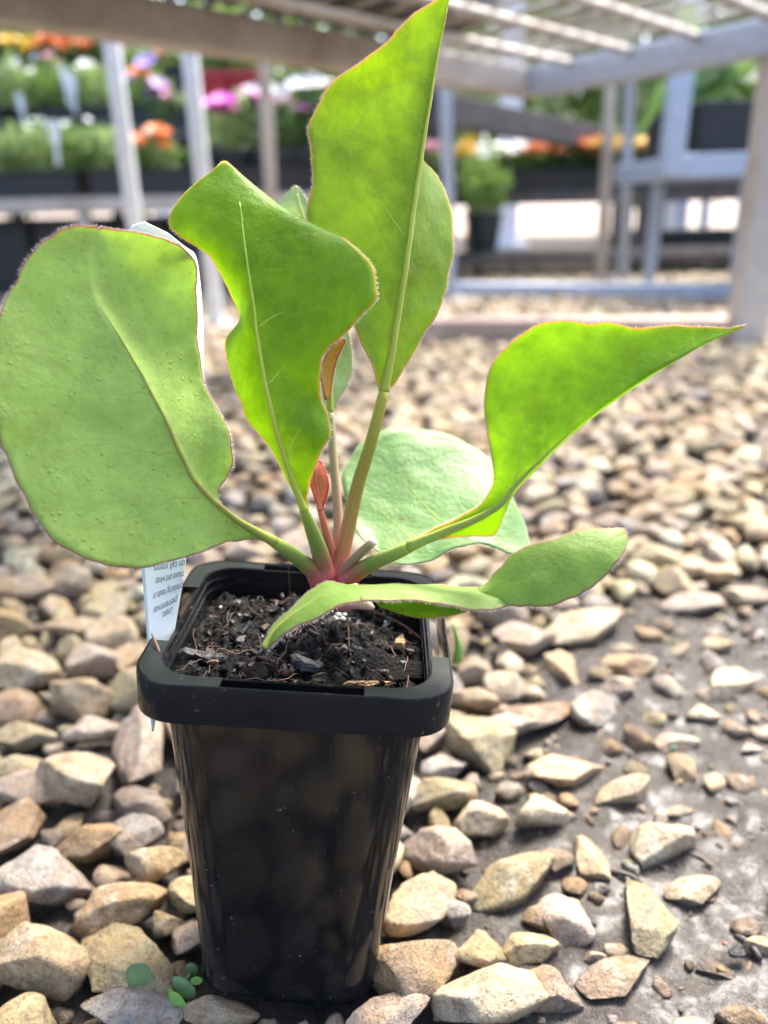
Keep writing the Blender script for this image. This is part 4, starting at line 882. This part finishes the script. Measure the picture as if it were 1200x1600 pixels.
for px, py, s3, m, lb in ((1150,1490,(0.0042,0.0022,0.0012),chipm[0],'black bark chip on the wet mud'),(1108,1352,(0.0022,0.001,0.0008),chipm[1],'small dark bark flake on the mud by the cream stones'),(1132,1476,(0.0012,0.0009,0.0008),simple('red_crumb',(0.25,0.05,0.02),0.5),'tiny red-brown crumb on the mud')):
    me = chip_mesh(px, m); o = link('bark_flake', me); p0 = G(px, py, 0.005); o.location = (*p0[:2], 0.0055); o.scale = (s3[0], s3[1]*2, s3[2]*2); o.rotation_euler = (0.1, 0.1, px); tag(o, lb, 'bark')
o = link('plastic_scrap', chip_mesh(77, simple('green_plastic', (0.02, 0.25, 0.14), 0.3, 0.1))); p0 = G(1050, 1170, 0.006); o.location = (*p0[:2], 0.0065); o.scale = (0.0022, 0.002, 0.002); tag(o, 'tiny scrap of green plastic on the wet ground', 'scrap')

# ------------------------------------------------------------------ wire-mesh bench
C0 = np.array([0.303, 1.85]); dA = np.array([-0.673, -0.740]); dB = np.array([0.535, -0.845]); WB = 0.575; LA_ = 1.7; ZB = 0.43; WN = 0.69
def bp(a, b, z): q = C0+dA*a+dB*b; return (q[0], q[1], z)
bench = empty('mesh_bench', bp(0.9, 0.3, 0)); tag(bench, 'low galvanised bench with open wire-mesh top behind the potted plant', 'bench')
bo = np.array(bench.location)
def brel(q): return tuple(np.array(q)-bo)
def bbeam(name, a, b, wd, ht, m=None): return MB().beam(brel(a), brel(b), wd, ht).build(name, m or MAT['pale_metal'], bench)
bbeam('top_rail', bp(-0.025, 0, ZB+.025), bp(LA_, 0, ZB+.025), 0.045, 0.05); bbeam('top_rail', bp(-0.025, WN, ZB+.025), bp(LA_, WN, ZB+.025), 0.045, 0.05)
bbeam('end_rail', bp(0, 0.0235, ZB+.025), bp(0, WN-0.0235, ZB+.025), 0.045, 0.05, MAT['blue_metal']); bbeam('end_rail', bp(LA_, 0.0235, ZB+.025), bp(LA_, WN-0.0235, ZB+.025), 0.045, 0.05)
for k in range(1, 34):                            # fine wires across the bench
    a_ = 0.06*k; MB().tube([brel(bp(a_, -0.02, ZB+.055)), brel(bp(a_, WN+0.02, ZB+.055))], 0.0042, 7).build('mesh_wire', MAT['pale_metal'], bench, True)
for b_ in (0.13, 0.27, 0.41, 0.55):                     # thicker bearers along it
    MB().tube([brel(bp(-0.02, b_, ZB+.0435)), brel(bp(LA_, b_, ZB+.0435))], 0.0075, 8).build('bearer_wire', MAT['pale_metal'], bench, True)
bbeam('leg', bp(-0.005, WB-0.02, 0.0), bp(-0.005, WB-0.02, ZB), 0.05, 0.05)
bbeam('leg', bp(LA_, WB, 0.0), bp(LA_, WB, ZB), 0.045, 0.045); bbeam('leg', bp(LA_, 0, 0.0), bp(LA_, 0, ZB), 0.045, 0.045)
for px, lb in ((0, 0), ): pass
q0, q1 = G(1120, 524, 0.012), G(560, 524, 0.012)
o = MB().beam((q0[0]+0.02, q0[1], 0.025), (q1[0], q1[1], 0.025), 0.06, 0.034, 0.004).build('ground_rail', MAT['brown_rail']); tag(o, 'pinkish timber rail lying on the gravel from the bench leg', 'rail')
q0, q1 = G(1200, 462, 0.012), G(700, 458, 0.012)
o = MB().beam(tuple(q0[:2])+(0.022,), tuple(q1[:2])+(0.022,), 0.05, 0.034, 0.004).build('ground_rail', MAT['blue_metal']); tag(o, 'blue-grey metal rail lying on gravel below the far benches', 'rail')

# ------------------------------------------------------------------ plants and trays in the background
def foliage_mesh(seed, n, leafsize, m, tall=1.0, spike=0.0):
    rn = random.Random(seed); v, f = [], []
    for k in range(n):
        a_ = rn.uniform(0, 6.283); r_ = math.sqrt(rn.random()); h_ = rn.random()**0.7
        c = Vector((r_*math.cos(a_)*(0.6+0.5*h_)*0.9, r_*math.sin(a_)*(0.6+0.5*h_)*0.9, h_*tall*(1.05-0.45*r_)))
        d = Vector((rn.gauss(0, 1), rn.gauss(0, 1), rn.gauss(0.4+spike, 0.7))).normalized(); s_ = d.cross(Vector((rn.gauss(0, 1), rn.gauss(0, 1), rn.gauss(0, 1)))).normalized(); L = leafsize*rn.uniform(0.6, 1.3)
        q = len(v); wd = L*(0.32 if spike < 0.5 else 0.12); up = s_.cross(d)*L*0.12
        v += [c, c+d*L*0.5+s_*wd+up, c+d*L, c+d*L*0.5-s_*wd+up, c+d*L*0.5-up*0.3]
        f += [(q, q+1, q+4), (q+1, q+2, q+4), (q+2, q+3, q+4), (q+3, q, q+4)]
    for k in range(5):                              # stems
        a_ = rn.uniform(0, 6.283); e_ = Vector((0.5*math.cos(a_), 0.5*math.sin(a_), 0.6*tall)); q = len(v); s_ = Vector((-math.sin(a_), math.cos(a_), 0))*0.025
        v += [Vector((0, 0, -0.15))-s_, Vector((0, 0, -0.15))+s_, e_]; f += [(q, q+1, q+2)]
    return mesh('foliage', v, f, m)
def folm(name, c, tr):
    t = NT(name); oi = t.n('ShaderNodeObjectInfo').outputs['Random']; p = t.pos(); n_ = t.noise(45, 3, 0.6, p)
    cc = t.mix(t.ramp(n_, [(0.3, 0.0), (0.7, 1.0)]), tuple(x*0.55 for x in c), tuple(min(1, x*1.3) for x in c)); cc = t.mix(t.math('MULTIPLY', oi, 0.35), cc, (0.20, 0.26, 0.06))
    b = t.bsdf(cc, 0.4); trn = t.n('ShaderNodeBsdfTranslucent'); trn.inputs[0].default_value = (*tr, 1); mx = t.n('ShaderNodeMixShader'); mx.inputs[0].default_value = 0.35; t.l(b, mx.inputs[1]); t.l(trn.outputs[0], mx.inputs[2]); return t.done(mx.outputs[0])
fm = [folm('foliage_mid', (0.13, 0.22, 0.075), (0.30, 0.48, 0.08)), folm('foliage_light', (0.24, 0.34, 0.16), (0.45, 0.60, 0.18)), folm('foliage_dark', (0.045, 0.10, 0.04), (0.08, 0.18, 0.03))]
FOL = [[foliage_mesh(10*i+j, 330, 0.27, m, 1.0, 0) for j in range(3)] for i, m in enumerate(fm)]
def flower_mesh(name, m, n=9, layers=2, cup=0.25):
    v, f = [], []
    for l_ in range(layers):
        for k in range(n):
            a_ = 2*math.pi*(k+0.5*l_)/n; r_ = 1.0-0.3*l_; z = 0.15*l_
            d = Vector((math.cos(a_), math.sin(a_), 0)); s_ = Vector((-math.sin(a_), math.cos(a_), 0)); q = len(v); wd = math.pi/n*1.1*r_
            v += [Vector((0, 0, z)), d*r_*0.6+s_*wd*0.8+Vector((0, 0, z+cup*0.6)), d*r_+Vector((0, 0, z+cup)), d*r_*0.6-s_*wd*0.8+Vector((0, 0, z+cup*0.6))]; f += [(q, q+1, q+2), (q, q+2, q+3)]
    q = len(v)                                       # calyx
    for k in range(6): v.append(Vector((0.25*math.cos(k*1.047), 0.25*math.sin(k*1.047), 0.02)))
    v.append(Vector((0, 0, -0.6))); f += [(q+k, q+(k+1) % 6, q+6) for k in range(6)]
    return mesh('flower', v, f, m)
FC = {k: flower_mesh('flower', simple('petal_'+k, c, 0.55, 0.2, 60, **{'Subsurface_Weight': 0.1}), 5 if k in ('magenta', 'mauve', 'white') else 9, 1 if k in ('magenta', 'mauve', 'white') else 3, 0.3) for k, c in
      (('orange', (0.85, 0.22, 0.01)), ('yellow', (0.85, 0.55, 0.02)), ('magenta', (0.60, 0.03, 0.42)), ('mauve', (0.42, 0.28, 0.62)), ('white', (0.80, 0.78, 0.72)), ('red', (0.55, 0.03, 0.03)), ('pink', (0.75, 0.35, 0.45)))}
def tray_mesh():
    b = MB(); w_, d_, h_, t_ = 0.30, 0.20, 0.055, 0.006
    for sx in (-1, 1): b.box((sx*(w_/2-t_/2), 0, h_/2), (t_, d_, h_), None, 0.001)
    for sy in (-1, 1): b.box((0, sy*(d_/2-t_/2), h_/2), (w_-2*t_-.0005, t_, h_), None, 0.001)
    b.box((0, 0, 0.004), (w_-2*t_-.001, d_-2*t_-.001, 0.006)); b.box((0, 0, h_-0.016), (w_-2*t_-.001, d_-2*t_-.001, 0.004))
    return mesh('tray_body', b.v, b.f, MAT['tray'])
TR = tray_mesh()
lipb = MB()
for sx in (-1, 1): lipb.box((sx*0.156, 0, 0.0575), (0.014, 0.224, 0.005), None, 0.001)
for sy in (-1, 1): lipb.box((0, sy*0.105, 0.0575), (0.297, 0.014, 0.005), None, 0.001)
LIP = mesh('tray_rim', lipb.v, lipb.f, MAT['tray'])
def tray(x, y, z, label, group, sx=1.0, sz=1.0, rz=0.0):
    e_ = empty('seedling_tray', (x, y, z), rz); tag(e_, label, 'tray', group)
    for nm_, me in (('tray_body', TR), ('tray_rim', LIP)):
        o = link(nm_, me, e_); o.scale = (sx, 1, sz)
    return e_
rb = random.Random(77)
def bplant(x, y, z, r_, h_, kind, flowers, label, group, name='bedding_plant', cat='plant'):
    e_ = empty(name, (x, y, z)); tag(e_, label, cat, group)
    o = link('foliage', rb.choice(FOL[kind]), e_); o.scale = (r_, r_, h_); o.rotation_euler = (0, 0, rb.uniform(0, 6.3)); o.location = (0, 0, 0.012)
    for (c, n, fr) in flowers:
        for k in range(n):
            q = link('flower', FC[c], e_); a_ = rb.uniform(3.3, 6.1) if rb.random() < 0.75 else rb.uniform(0, 6.3); rr = r_*rb.uniform(0.25, 0.85)
            q.location = (rr*math.cos(a_), rr*math.sin(a_), h_*rb.uniform(0.75, 1.12)); s_ = fr*rb.uniform(0.8, 1.15); q.scale = (s_,)*3; q.rotation_euler = (rb.uniform(0.2, 0.9), rb.uniform(-.4, .4), rb.uniform(-.5, .5))
    return e_
def shelf(name, x0, x1, y, dep, z, rail_m, board_m, label, legs=(), rail_h=0.035, boards=4, backlegs=True):
    e_ = empty(name, ((x0+x1)/2, y+dep/2, 0)); tag(e_, label, 'bench'); o0 = np.array([(x0+x1)/2, y+dep/2, 0])
    def B(nm_, a, b, wd, ht, m): MB().beam(tuple(np.array(a)-o0), tuple(np.array(b)-o0), wd, ht).build(nm_, m, e_)
    B('front_rail', (x0, y, z-rail_h/2), (x1, y, z-rail_h/2), 0.03, rail_h, rail_m); B('back_rail', (x0, y+dep, z-rail_h/2), (x1, y+dep, z-rail_h/2), 0.03, rail_h, rail_m)
    for k in range(boards):
        yy = y+0.02+(dep-0.04)*(k+0.5)/boards; B('slat', (x0, yy, z+0.004), (x1, yy, z+0.004), (dep-0.04)/boards*0.8, 0.008, board_m)
    for lx in legs:
        B('leg', (lx, y, 0.0), (lx, y, z-rail_h), 0.03, 0.03, rail_m)
        if backlegs: B('leg', (lx, y+dep, 0.0), (lx, y+dep, z-rail_h), 0.03, 0.03, rail_m)
    return e_
def xat(px, Y, py=250): return at(px, py, Y)[0]
def zat(py, Y, px=600): return at(px, py, Y)[2]

# left staging, three tiers
Y1, Y2, Y3 = 2.30, 2.72, 3.12
z1 = zat(309, Y1, 120); z2 = zat(204, Y2, 120); z3 = zat(140, Y3, 120)
xl = -1.75
shelf('display_bench', xl, xat(560, Y1), Y1, 0.30, z1, MAT['pale_metal'], MAT['dark_timber'], 'lowest tier of the flower staging with pale front rail', (xl+0.06, xat(120, Y1), xat(520, Y1)))
shelf('display_bench', xl, xat(640, Y2), Y2, 0.30, z2, MAT['dark_timber'], MAT['dark_timber'], 'middle tier of the flower staging holding trays and red pots', (xl+0.06, xat(330, Y2), xat(600, Y2)))
shelf('display_bench', xl, xat(700, Y3), Y3, 0.30, z3, MAT['dark_timber'], MAT['dark_timber'], 'top tier of the flower staging with orange and yellow blooms', (xl+0.06, xat(420, Y3), xat(680, Y3)))
GL, GM, GT = 'bedding plants on the lowest tier', 'bedding plants on the middle tier', 'bedding plants on the top tier'
k = 0
for cx in np.arange(-1.6, xat(540, Y1), 0.335):
    tray(cx, Y1+0.13, z1+0.008, 'long black seedling tray on the lowest tier of the flower staging', 'black trays on the lowest tier')
for cx in np.arange(-1.6, xat(630, Y2), 0.335):
    tray(cx, Y2+0.13, z2+0.008, 'long black seedling tray on the middle tier of the flower staging', 'black trays on the middle tier')
for cx in np.arange(-1.6, xat(690, Y3), 0.335):
    tray(cx, Y3+0.13, z3+0.008, 'long black seedling tray on the top tier of the flower staging', 'black trays on the top tier')
for px, r_, h_, kd, fl in ((-40,.085,.13,1,()),(30,.09,.14,1,(('white',3,.012),)),(95,.085,.13,0,(('white',4,.013),)),(150,.09,.12,1,()),(195,.06,.10,0,(('white',2,.018),))):
    bplant(xat(px, Y1), Y1+.12, z1+.045, r_, h_, kd, fl, 'light green leafy bedding plant with hardly any flowers on the lowest tier', GL)
bplant(xat(232, Y1), Y1+.10, z1+.045, .06, .10, 0, (('orange',3,.035),), 'low plant with a big orange bloom behind the left post', GL)
bplant(xat(285, Y1), Y1+.12, z1+.045, .05, .06, 2, (), 'dark low leafy plant between the left posts', GL)
for px in (340, 450): bplant(xat(px, Y1), Y1+.13, z1+.03, .05, .06, 2, (), 'dark low leafy plant at the end of the lowest tier', GL)
for px, r_, h_, kd, fl in ((-50,.09,.14,1,(('white',4,.015),)),(20,.10,.155,1,(('white',5,.014),)),(85,.10,.15,0,(('pink',4,.016),)),(140,.09,.14,1,(('white',4,.016),))):
    bplant(xat(px, Y2), Y2+.12, z2+.045, r_, h_, kd, fl, 'bushy light green plant with a few pale blooms on the middle tier', GM)
bplant(xat(232, Y2), Y2+.10, z2+.02, .075, .15, 0, (('orange',2,.03),('mauve',3,.032)), 'plant with orange and violet blooms on the middle tier', GM)
bplant(xat(262, Y2), Y2+.06, z2+.00, .075, .11, 1, (('mauve',3,.03),('magenta',2,.035)), 'plant with violet and magenta blooms trailing between the left posts', GM)
bplant(xat(355, Y1), Y1+.12, z1+.10, .10, .13, 1, (('magenta',7,.042),), 'petunia-like plant covered in large magenta blooms', GL)
bplant(xat(410, Y1), Y1+.14, z1+.11, .08, .14, 1, (('white',8,.028),), 'plant covered in creamy white blooms beside the magenta one', GL)
bplant(xat(445, Y1), Y1+.12, z1+.10, .08, .12, 0, (('magenta',2,.035),('mauve',1,.03)), 'green plant with a single pink-violet bloom group behind the tall leaf', GL)
bplant(xat(480, Y1), Y1+.14, z1+.10, .09, .15, 2, (('white',6,.025),), 'dark green plant with scattered white blooms behind the tall leaf', GL)
# raised black tubs under the petunias
def tub(x, y, z, r0, r1, h_, m, label, group, name='flower_pot'):
    e_ = empty(name, (x, y, z)); tag(e_, label, 'pot', group); n = 20
    rg = []
    for (r_, zz) in ((r0, 0), (r1, h_*.88), (r1*1.07, h_*.88), (r1*1.07, h_), (r1*.97, h_), (r1*.92, h_*.9), (r0*.9, .01)): rg.append([(r_*math.cos(2*math.pi*k/n), r_*math.sin(2*math.pi*k/n), zz) for k in range(n)])
    v, f = loft(rg, False, True); f.append(tuple(range(n))[::-1]); link('pot_wall', mesh('pot_wall', v, f, m, False), e_)
    q = [(r1*.93*math.cos(2*math.pi*k/n), r1*.93*math.sin(2*math.pi*k/n), h_*.9) for k in range(n)]; link('pot_soil', mesh('pot_soil', q, [tuple(range(n))], MAT['dark_timber']), e_)
    return e_
for px in (355, 410, 445, 480):
    tub(xat(px, Y1), Y1+.12, z1+.012, .05, .06, .10, MAT['tray'], 'round black pot under the flowering plants on the lowest tier', 'round black pots on the lowest tier')
for px in (347, 388):
    zz = z2+.008; tub(xat(px, Y2), Y2+.03, zz+.025, .048, .064, .115, MAT['red'], 'bright red plastic flower pot on the middle tier', 'red pots on the middle tier')
    bplant(xat(px, Y2), Y2+.03, zz+.125, .07, .12, 0, (('red', 2, .025),), 'leafy plant growing in a red pot on the middle tier', 'plants in the red pots')
for px in (460, 520, 575): bplant(xat(px, Y2), Y2+.12, z2+.045, .09, .15, 0, (('red', 3, .026), ('white', 4, .022)), 'plant with red and white blooms toward the right end of the middle tier', GM)
for i, px in enumerate((-60, 0, 40, 80, 120, 160)):
    bplant(xat(px, Y3), Y3+.11, z3+.045, .085, .11, 2, (('yellow', 9, .030),) if i in (1, 2) else (('orange', 9, .028),), 'dark leafy plant topped with %s blooms on the top tier' % ('yellow' if i in (1, 2) else 'orange'), GT)
for px in (210, 250, 300, 350, 400, 450, 500): bplant(xat(px, Y3), Y3+.12, z3+.04, .08, .09, 0, (('red', 2, .022), ('white', 2, .022)), 'low plant with red and white blooms on the top tier', GT)
# white plant markers stuck in the trays
wl = simple('white_marker', (0.85, 0.87, 0.9), 0.3, 0.03)
for px, py, Y in ((113, 130, Y2), (32, 160, Y2), (85, 205, Y1), (100, 118, Y2), (195, 245, Y1)):
    q = at(px, py, Y-0.01); b = MB(); b.box((0, 0, 0), (0.022, 0.002, 0.05), None, 0.0006); b.box((0, 0.0, -0.05), (0.010, 0.0018, 0.06), None, 0.0005)
    o = b.build('plant_marker', wl); o.location = tuple(q); o.rotation_euler = (0.15, 0.1*rb.uniform(-1, 1), 0.3*rb.uniform(-1, 1)); tag(o, 'small white marker standing among the bedding plants on the staging', 'marker', 'white markers in the trays')
# black crates, added to stand in for the dark shade below the lowest tier
def crate(x, y, z, s_, label, group):
    e_ = empty('black_crate', (x, y, z)); tag(e_, label, 'crate', group); w_, d_, h_ = s_
    for sx in (-1, 1): MB().box((sx*(w_/2-.005), 0, h_/2), (.01, d_, h_), None, .002).build('side_wall', MAT['tray'], e_)
    for sy in (-1, 1): MB().box((0, sy*(d_/2-.005), h_/2), (w_-.021, .01, h_), None, .002).build('side_wall', MAT['tray'], e_)
    MB().box((0, 0, .006), (w_-.022, d_-.022, .01)).build('crate_floor', MAT['tray'], e_)
    MB().box((0, 0, h_+.004), (w_+.012, d_+.012, .007), None, .002).build('crate_lid', MAT['tray'], e_)
for cx in np.arange(-1.55, 0.10, 0.385): crate(cx, Y1+.30, 0.004, (.37, .28, .205), 'closed black crate added as dark backing under the lowest tier', 'added dark backing crates under the staging')

# slim uprights in front of the staging
def post(pxa, pya, pxb, pyb, Y, wd, m, label, name='upright_post', foot=True):
    a, b = at(pxa, pya, Y), G(pxb, pyb, 0.0)
    e_ = empty(name, (b[0], b[1], 0)); tag(e_, label, 'post')
    t_ = a-np.array([b[0], b[1], 0]); MB().beam((0, 0, 0.0), tuple(t_), wd, wd, .004).build('shaft', m, e_)
    MB().box((0, 0, 0.006), (wd*2.2, wd*2.2, 0.012), None, 0.003).build('foot_plate', m, e_)
    return e_
pale_post = metal_material('pale_post', (0.78, 0.80, 0.80), 0.42, 0.2, 0.05)
post(168, 20, 232, 510, 1.72, 0.028, pale_post, 'pale square metal upright standing before the leafy green trays')
post(292, 40, 340, 512, 1.72, 0.028, pale_post, 'pale square metal upright next to the magenta flowers')
post(412, 90, 432, 470, 2.10, 0.028, MAT['pale_metal'], 'beige metal upright in front of the creamy white blooms')
post(695, 120, 705, 470, 2.12, 0.028, MAT['blue_metal'], 'blue-grey metal upright right behind the tallest leaf')
post(985, 110, 972, 440, 2.35, 0.028, MAT['blue_metal'], 'slim blue-grey upright among the right-hand benches')
post(955, 120, 938, 440, 2.45, 0.028, MAT['pale_metal'], 'weathered grey-brown upright beside the slim blue-grey one')

# right-hand staging
YR = 2.95; zr = zat(302, YR, 830); zlow = zat(398, YR-.2, 850)
shelf('display_bench', xat(640, YR), 1.9, YR, 0.32, zr, MAT['dark_timber'], MAT['dark_timber'], 'brown timber bench carrying the row of orange and yellow marigold-like flowers', (xat(752, YR), xat(1010, YR), 1.6))
shelf('low_shelf', xat(640, YR-.2), 1.9, YR-.2, 0.22, zlow, MAT['dark_timber'], MAT['dark_timber'], 'low grey timber shelf near the ground carrying one green potted plant', (xat(720, YR-.2), xat(1120, YR-.2)), boards=3)
for cx in np.arange(xat(640, YR)+.16, 1.6, 0.335): tray(cx, YR+.14, zr+.008, 'black seedling tray under the orange flowers on the brown bench', 'black trays on the brown bench', 1, 1.1)
GRN = 'flowering plants on the brown timber bench'
for px, kd, fl, lb in ((690,1,(('pink',4,.03),),'pink-flowered plant behind the blue-grey upright'),(726,1,(('yellow',4,.035),),'yellow-flowered plant beside the blue-grey upright'),(770,1,(('white',6,.025),),'pale plant with small white blooms on the brown bench'),(805,0,(('white',4,.03),),'plant with loose white blooms on the brown bench'),
                       (838,0,(('orange',6,.034),),None),(868,2,(('orange',7,.034),),None),(900,2,(('orange',6,.034),),None),(930,2,(('orange',5,.032),),None),(960,2,(('yellow',6,.036),),None),(990,2,(('yellow',3,.034),('orange',4,.034)),None),(1015,2,(('orange',3,.034),('yellow',4,.034)),None),(1055,2,(('orange',4,.03),),None)):
    bplant(xat(px, YR), YR+.10, zr+.045, .075, .10, kd, fl, lb or ('dark leafy plant with %s blooms on the brown bench' % (' and '.join(q[0] for q in fl))), GRN)
tub(xat(765, YR-.2), YR-.08, zlow+.008, .045, .06, .12, MAT['green_pot'], 'dark green pot standing alone on the low grey shelf', None)
bplant(xat(765, YR-.2), YR-.08, zlow+.115, .09, .16, 0, (), 'bushy green plant in the dark green pot on the low shelf', None, 'potted_shrub')
# dark upper beam and blue frame on the right
a, b = at(690, 172, 2.35), at(960, 222, 3.3)
o = MB().beam(tuple(a), tuple(b), 0.05, 0.075, .004).build('overhead_beam', MAT['dark_timber']); tag(o, 'dark sloping beam above the orange flowers', 'beam')
a = at(700, 120, 2.40)
fr = empty('metal_frame', (*at(1045, 262, 1.98)[:2], 0)); tag(fr, 'blue-grey metal bench frame holding the black trough with large leaves', 'bench')
fo = np.array(fr.location)
def fbeam(nm_, a, b, wd, ht): MB().beam(tuple(np.array(a)-fo), tuple(np.array(b)-fo), wd, ht, .004).build(nm_, MAT['blue_metal'], fr)
fz0 = at(1045, 262, 1.98)[2]; fx = fo[0]; fY = 1.98
fbeam('frame_rail', (fx-0.02, fY, fz0), (fx+0.85, fY+0.12, fz0+0.02), 0.035, 0.05)
fbeam('frame_upright', (fx, fY-0.01, fz0-0.02), (fx+0.005, fY-0.01, at(1050, 92, 1.98)[2]), 0.045, 0.045)
fbeam('back_rail', (fx, fY+0.42, fz0), (fx+0.85, fY+0.50, fz0), 0.035, 0.05)
fbeam('leg', (fx+0.12, fY+0.46, 0.0), (fx+0.12, fY+0.44, fz0-0.026), 0.03, 0.03); fbeam('leg', (fx+0.20, fY+0.06, 0.0), (fx+0.20, fY+0.06, fz0-0.026), 0.022, 0.022); fbeam('leg', (fx+0.75, fY+0.10, 0.0), (fx+0.75, fY+0.10, fz0-0.020), 0.03, 0.03)
fbeam('side_rail', (fx, fY+0.02, fz0-0.002), (fx, fY+0.40, fz0-0.002), 0.03, 0.045)
tr_ = empty('plant_trough', (fx+0.42, fY+0.24, fz0+0.028), 0.12); tag(tr_, 'deep black trough of large leaves resting on the blue-grey frame', 'trough')
for sy in (-1, 1): MB().box((0, sy*0.14, 0.055), (0.72, 0.012, 0.11), None, .002).build('side_wall', MAT['tray'], tr_)
for sx in (-1, 1): MB().box((sx*0.354, 0, 0.055), (0.012, 0.266, 0.11), None, .002).build('end_wall', MAT['tray'], tr_)
MB().box((0, 0, 0.012), (0.69, 0.26, 0.012)).build('trough_floor', MAT['tray'], tr_); MB().box((0, 0, 0.085), (0.69, 0.26, 0.006)).build('trough_soil', MAT['dark_timber'], tr_)
FOLB = [foliage_mesh(700+j, 26, 1.05, folm('foliage_broad%d' % j, (0.16, 0.30, 0.12), (0.25, 0.42, 0.10)), 0.9) for j in range(2)]
for k in range(5):
    e_ = empty('large_leaved_plant', (fx+0.12+0.15*k, fY+0.20+0.02*k, fz0+0.12)); tag(e_, 'pale green large-leaved plant growing in the deep black trough', 'plant', 'plants in the deep trough')
    o = link('foliage', FOLB[k % 2], e_); o.scale = (.09, .09, .16); o.rotation_euler = (0, 0, k*1.3)
# trays standing on the mesh bench
for a_, b_ in ((0.50, 0.075), (0.86, 0.075), (0.86, 0.36), (1.22, 0.075), (1.22, 0.36), (1.56, 0.20)):
    q = bp(a_, b_, ZB+.066); tray(q[0], q[1], q[2], 'black tray seen from below through the wire-mesh bench top', 'black trays on the mesh bench', 1.1, 1.0, math.atan2(dA[1], dA[0]))

# ------------------------------------------------------------------ far background: shade-house frame, benches, shrubs
def arch(px, Y, wd, label, top=2.6):
    x = xat(px, Y); e_ = empty('shade_house_post', (x, Y, 0)); tag(e_, label, 'post', 'white posts of the shade house')
    MB().beam((0, 0, 0), (0, 0, top), wd, wd, .004).build('shaft', MAT['white_metal'], e_); MB().box((0, 0, .02), (wd*2, wd*2, .04), None, .004).build('foot_plate', MAT['white_metal'], e_)
for px in (-250, 250, 795, 1060, 1330): arch(px, 4.6, 0.10, 'tall white shade-house post far behind the benches')
for k, (y_, z_) in enumerate(((4.6, 2.62), (3.9, 2.2), (3.2, 1.95))):
    o = MB().beam((-4, y_, z_), (4.5, y_, z_), 0.10, 0.09, .006).build('roof_purlin', MAT['white_metal']); tag(o, 'long white roof purlin running above the benches', 'beam', 'white roof purlins')
for k, (px, Y) in enumerate(((1010, 4.1), (1110, 4.3), (1075, 3.8))):
    x = xat(px, Y); e_ = empty('far_bench_leg', (x, Y, 0)); tag(e_, 'grey leg of a far bench standing in bright gravel', 'post', 'legs of far benches'); MB().beam((0, 0, 0), (0, 0, .5), .04, .04, .003).build('shaft', MAT['blue_metal'], e_); MB().box((0, 0, .008), (.08, .08, .016), None, .003).build('foot_plate', MAT['blue_metal'], e_)
shelf('display_bench', 0.9, 3.4, 4.05, 0.5, 0.52, MAT['dark_timber'], MAT['dark_timber'], 'far dark bench beyond the blue-grey frame', (1.3, 2.4, 3.2))
for cx in (1.1, 1.5): crate(cx, 3.15, 0.004, (.34, .25, .12), 'low black crate on the gravel beyond the slim uprights', 'black crates beyond the uprights')
SH = [foliage_mesh(800+j, 1500, 0.13, fm[j], 1.0) for j in (0, 1, 2)]
for k in range(15):
    x = -6.5+k*0.95+rb.uniform(-.2, .2); y = 6.6+rb.uniform(-.5, .9); e_ = empty('shrub', (x, y, 0)); tag(e_, 'dense leafy green shrub in the row behind the nursery benches', 'shrub', 'shrubs behind the nursery')
    o = link('crown', SH[(k*2) % 3], e_); h_ = rb.uniform(1.7, 2.9); o.scale = (rb.uniform(.75, 1.05), .8, h_*0.85); o.location = (0, 0, h_*.12); o.rotation_euler = (0, 0, k)
    MB().tube([(0, 0, 0), (0.02, 0, h_*.3), (0, 0.02, h_*.7)], [.05, .04, .02], 8).build('trunk', MAT['dark_timber'], e_, True)
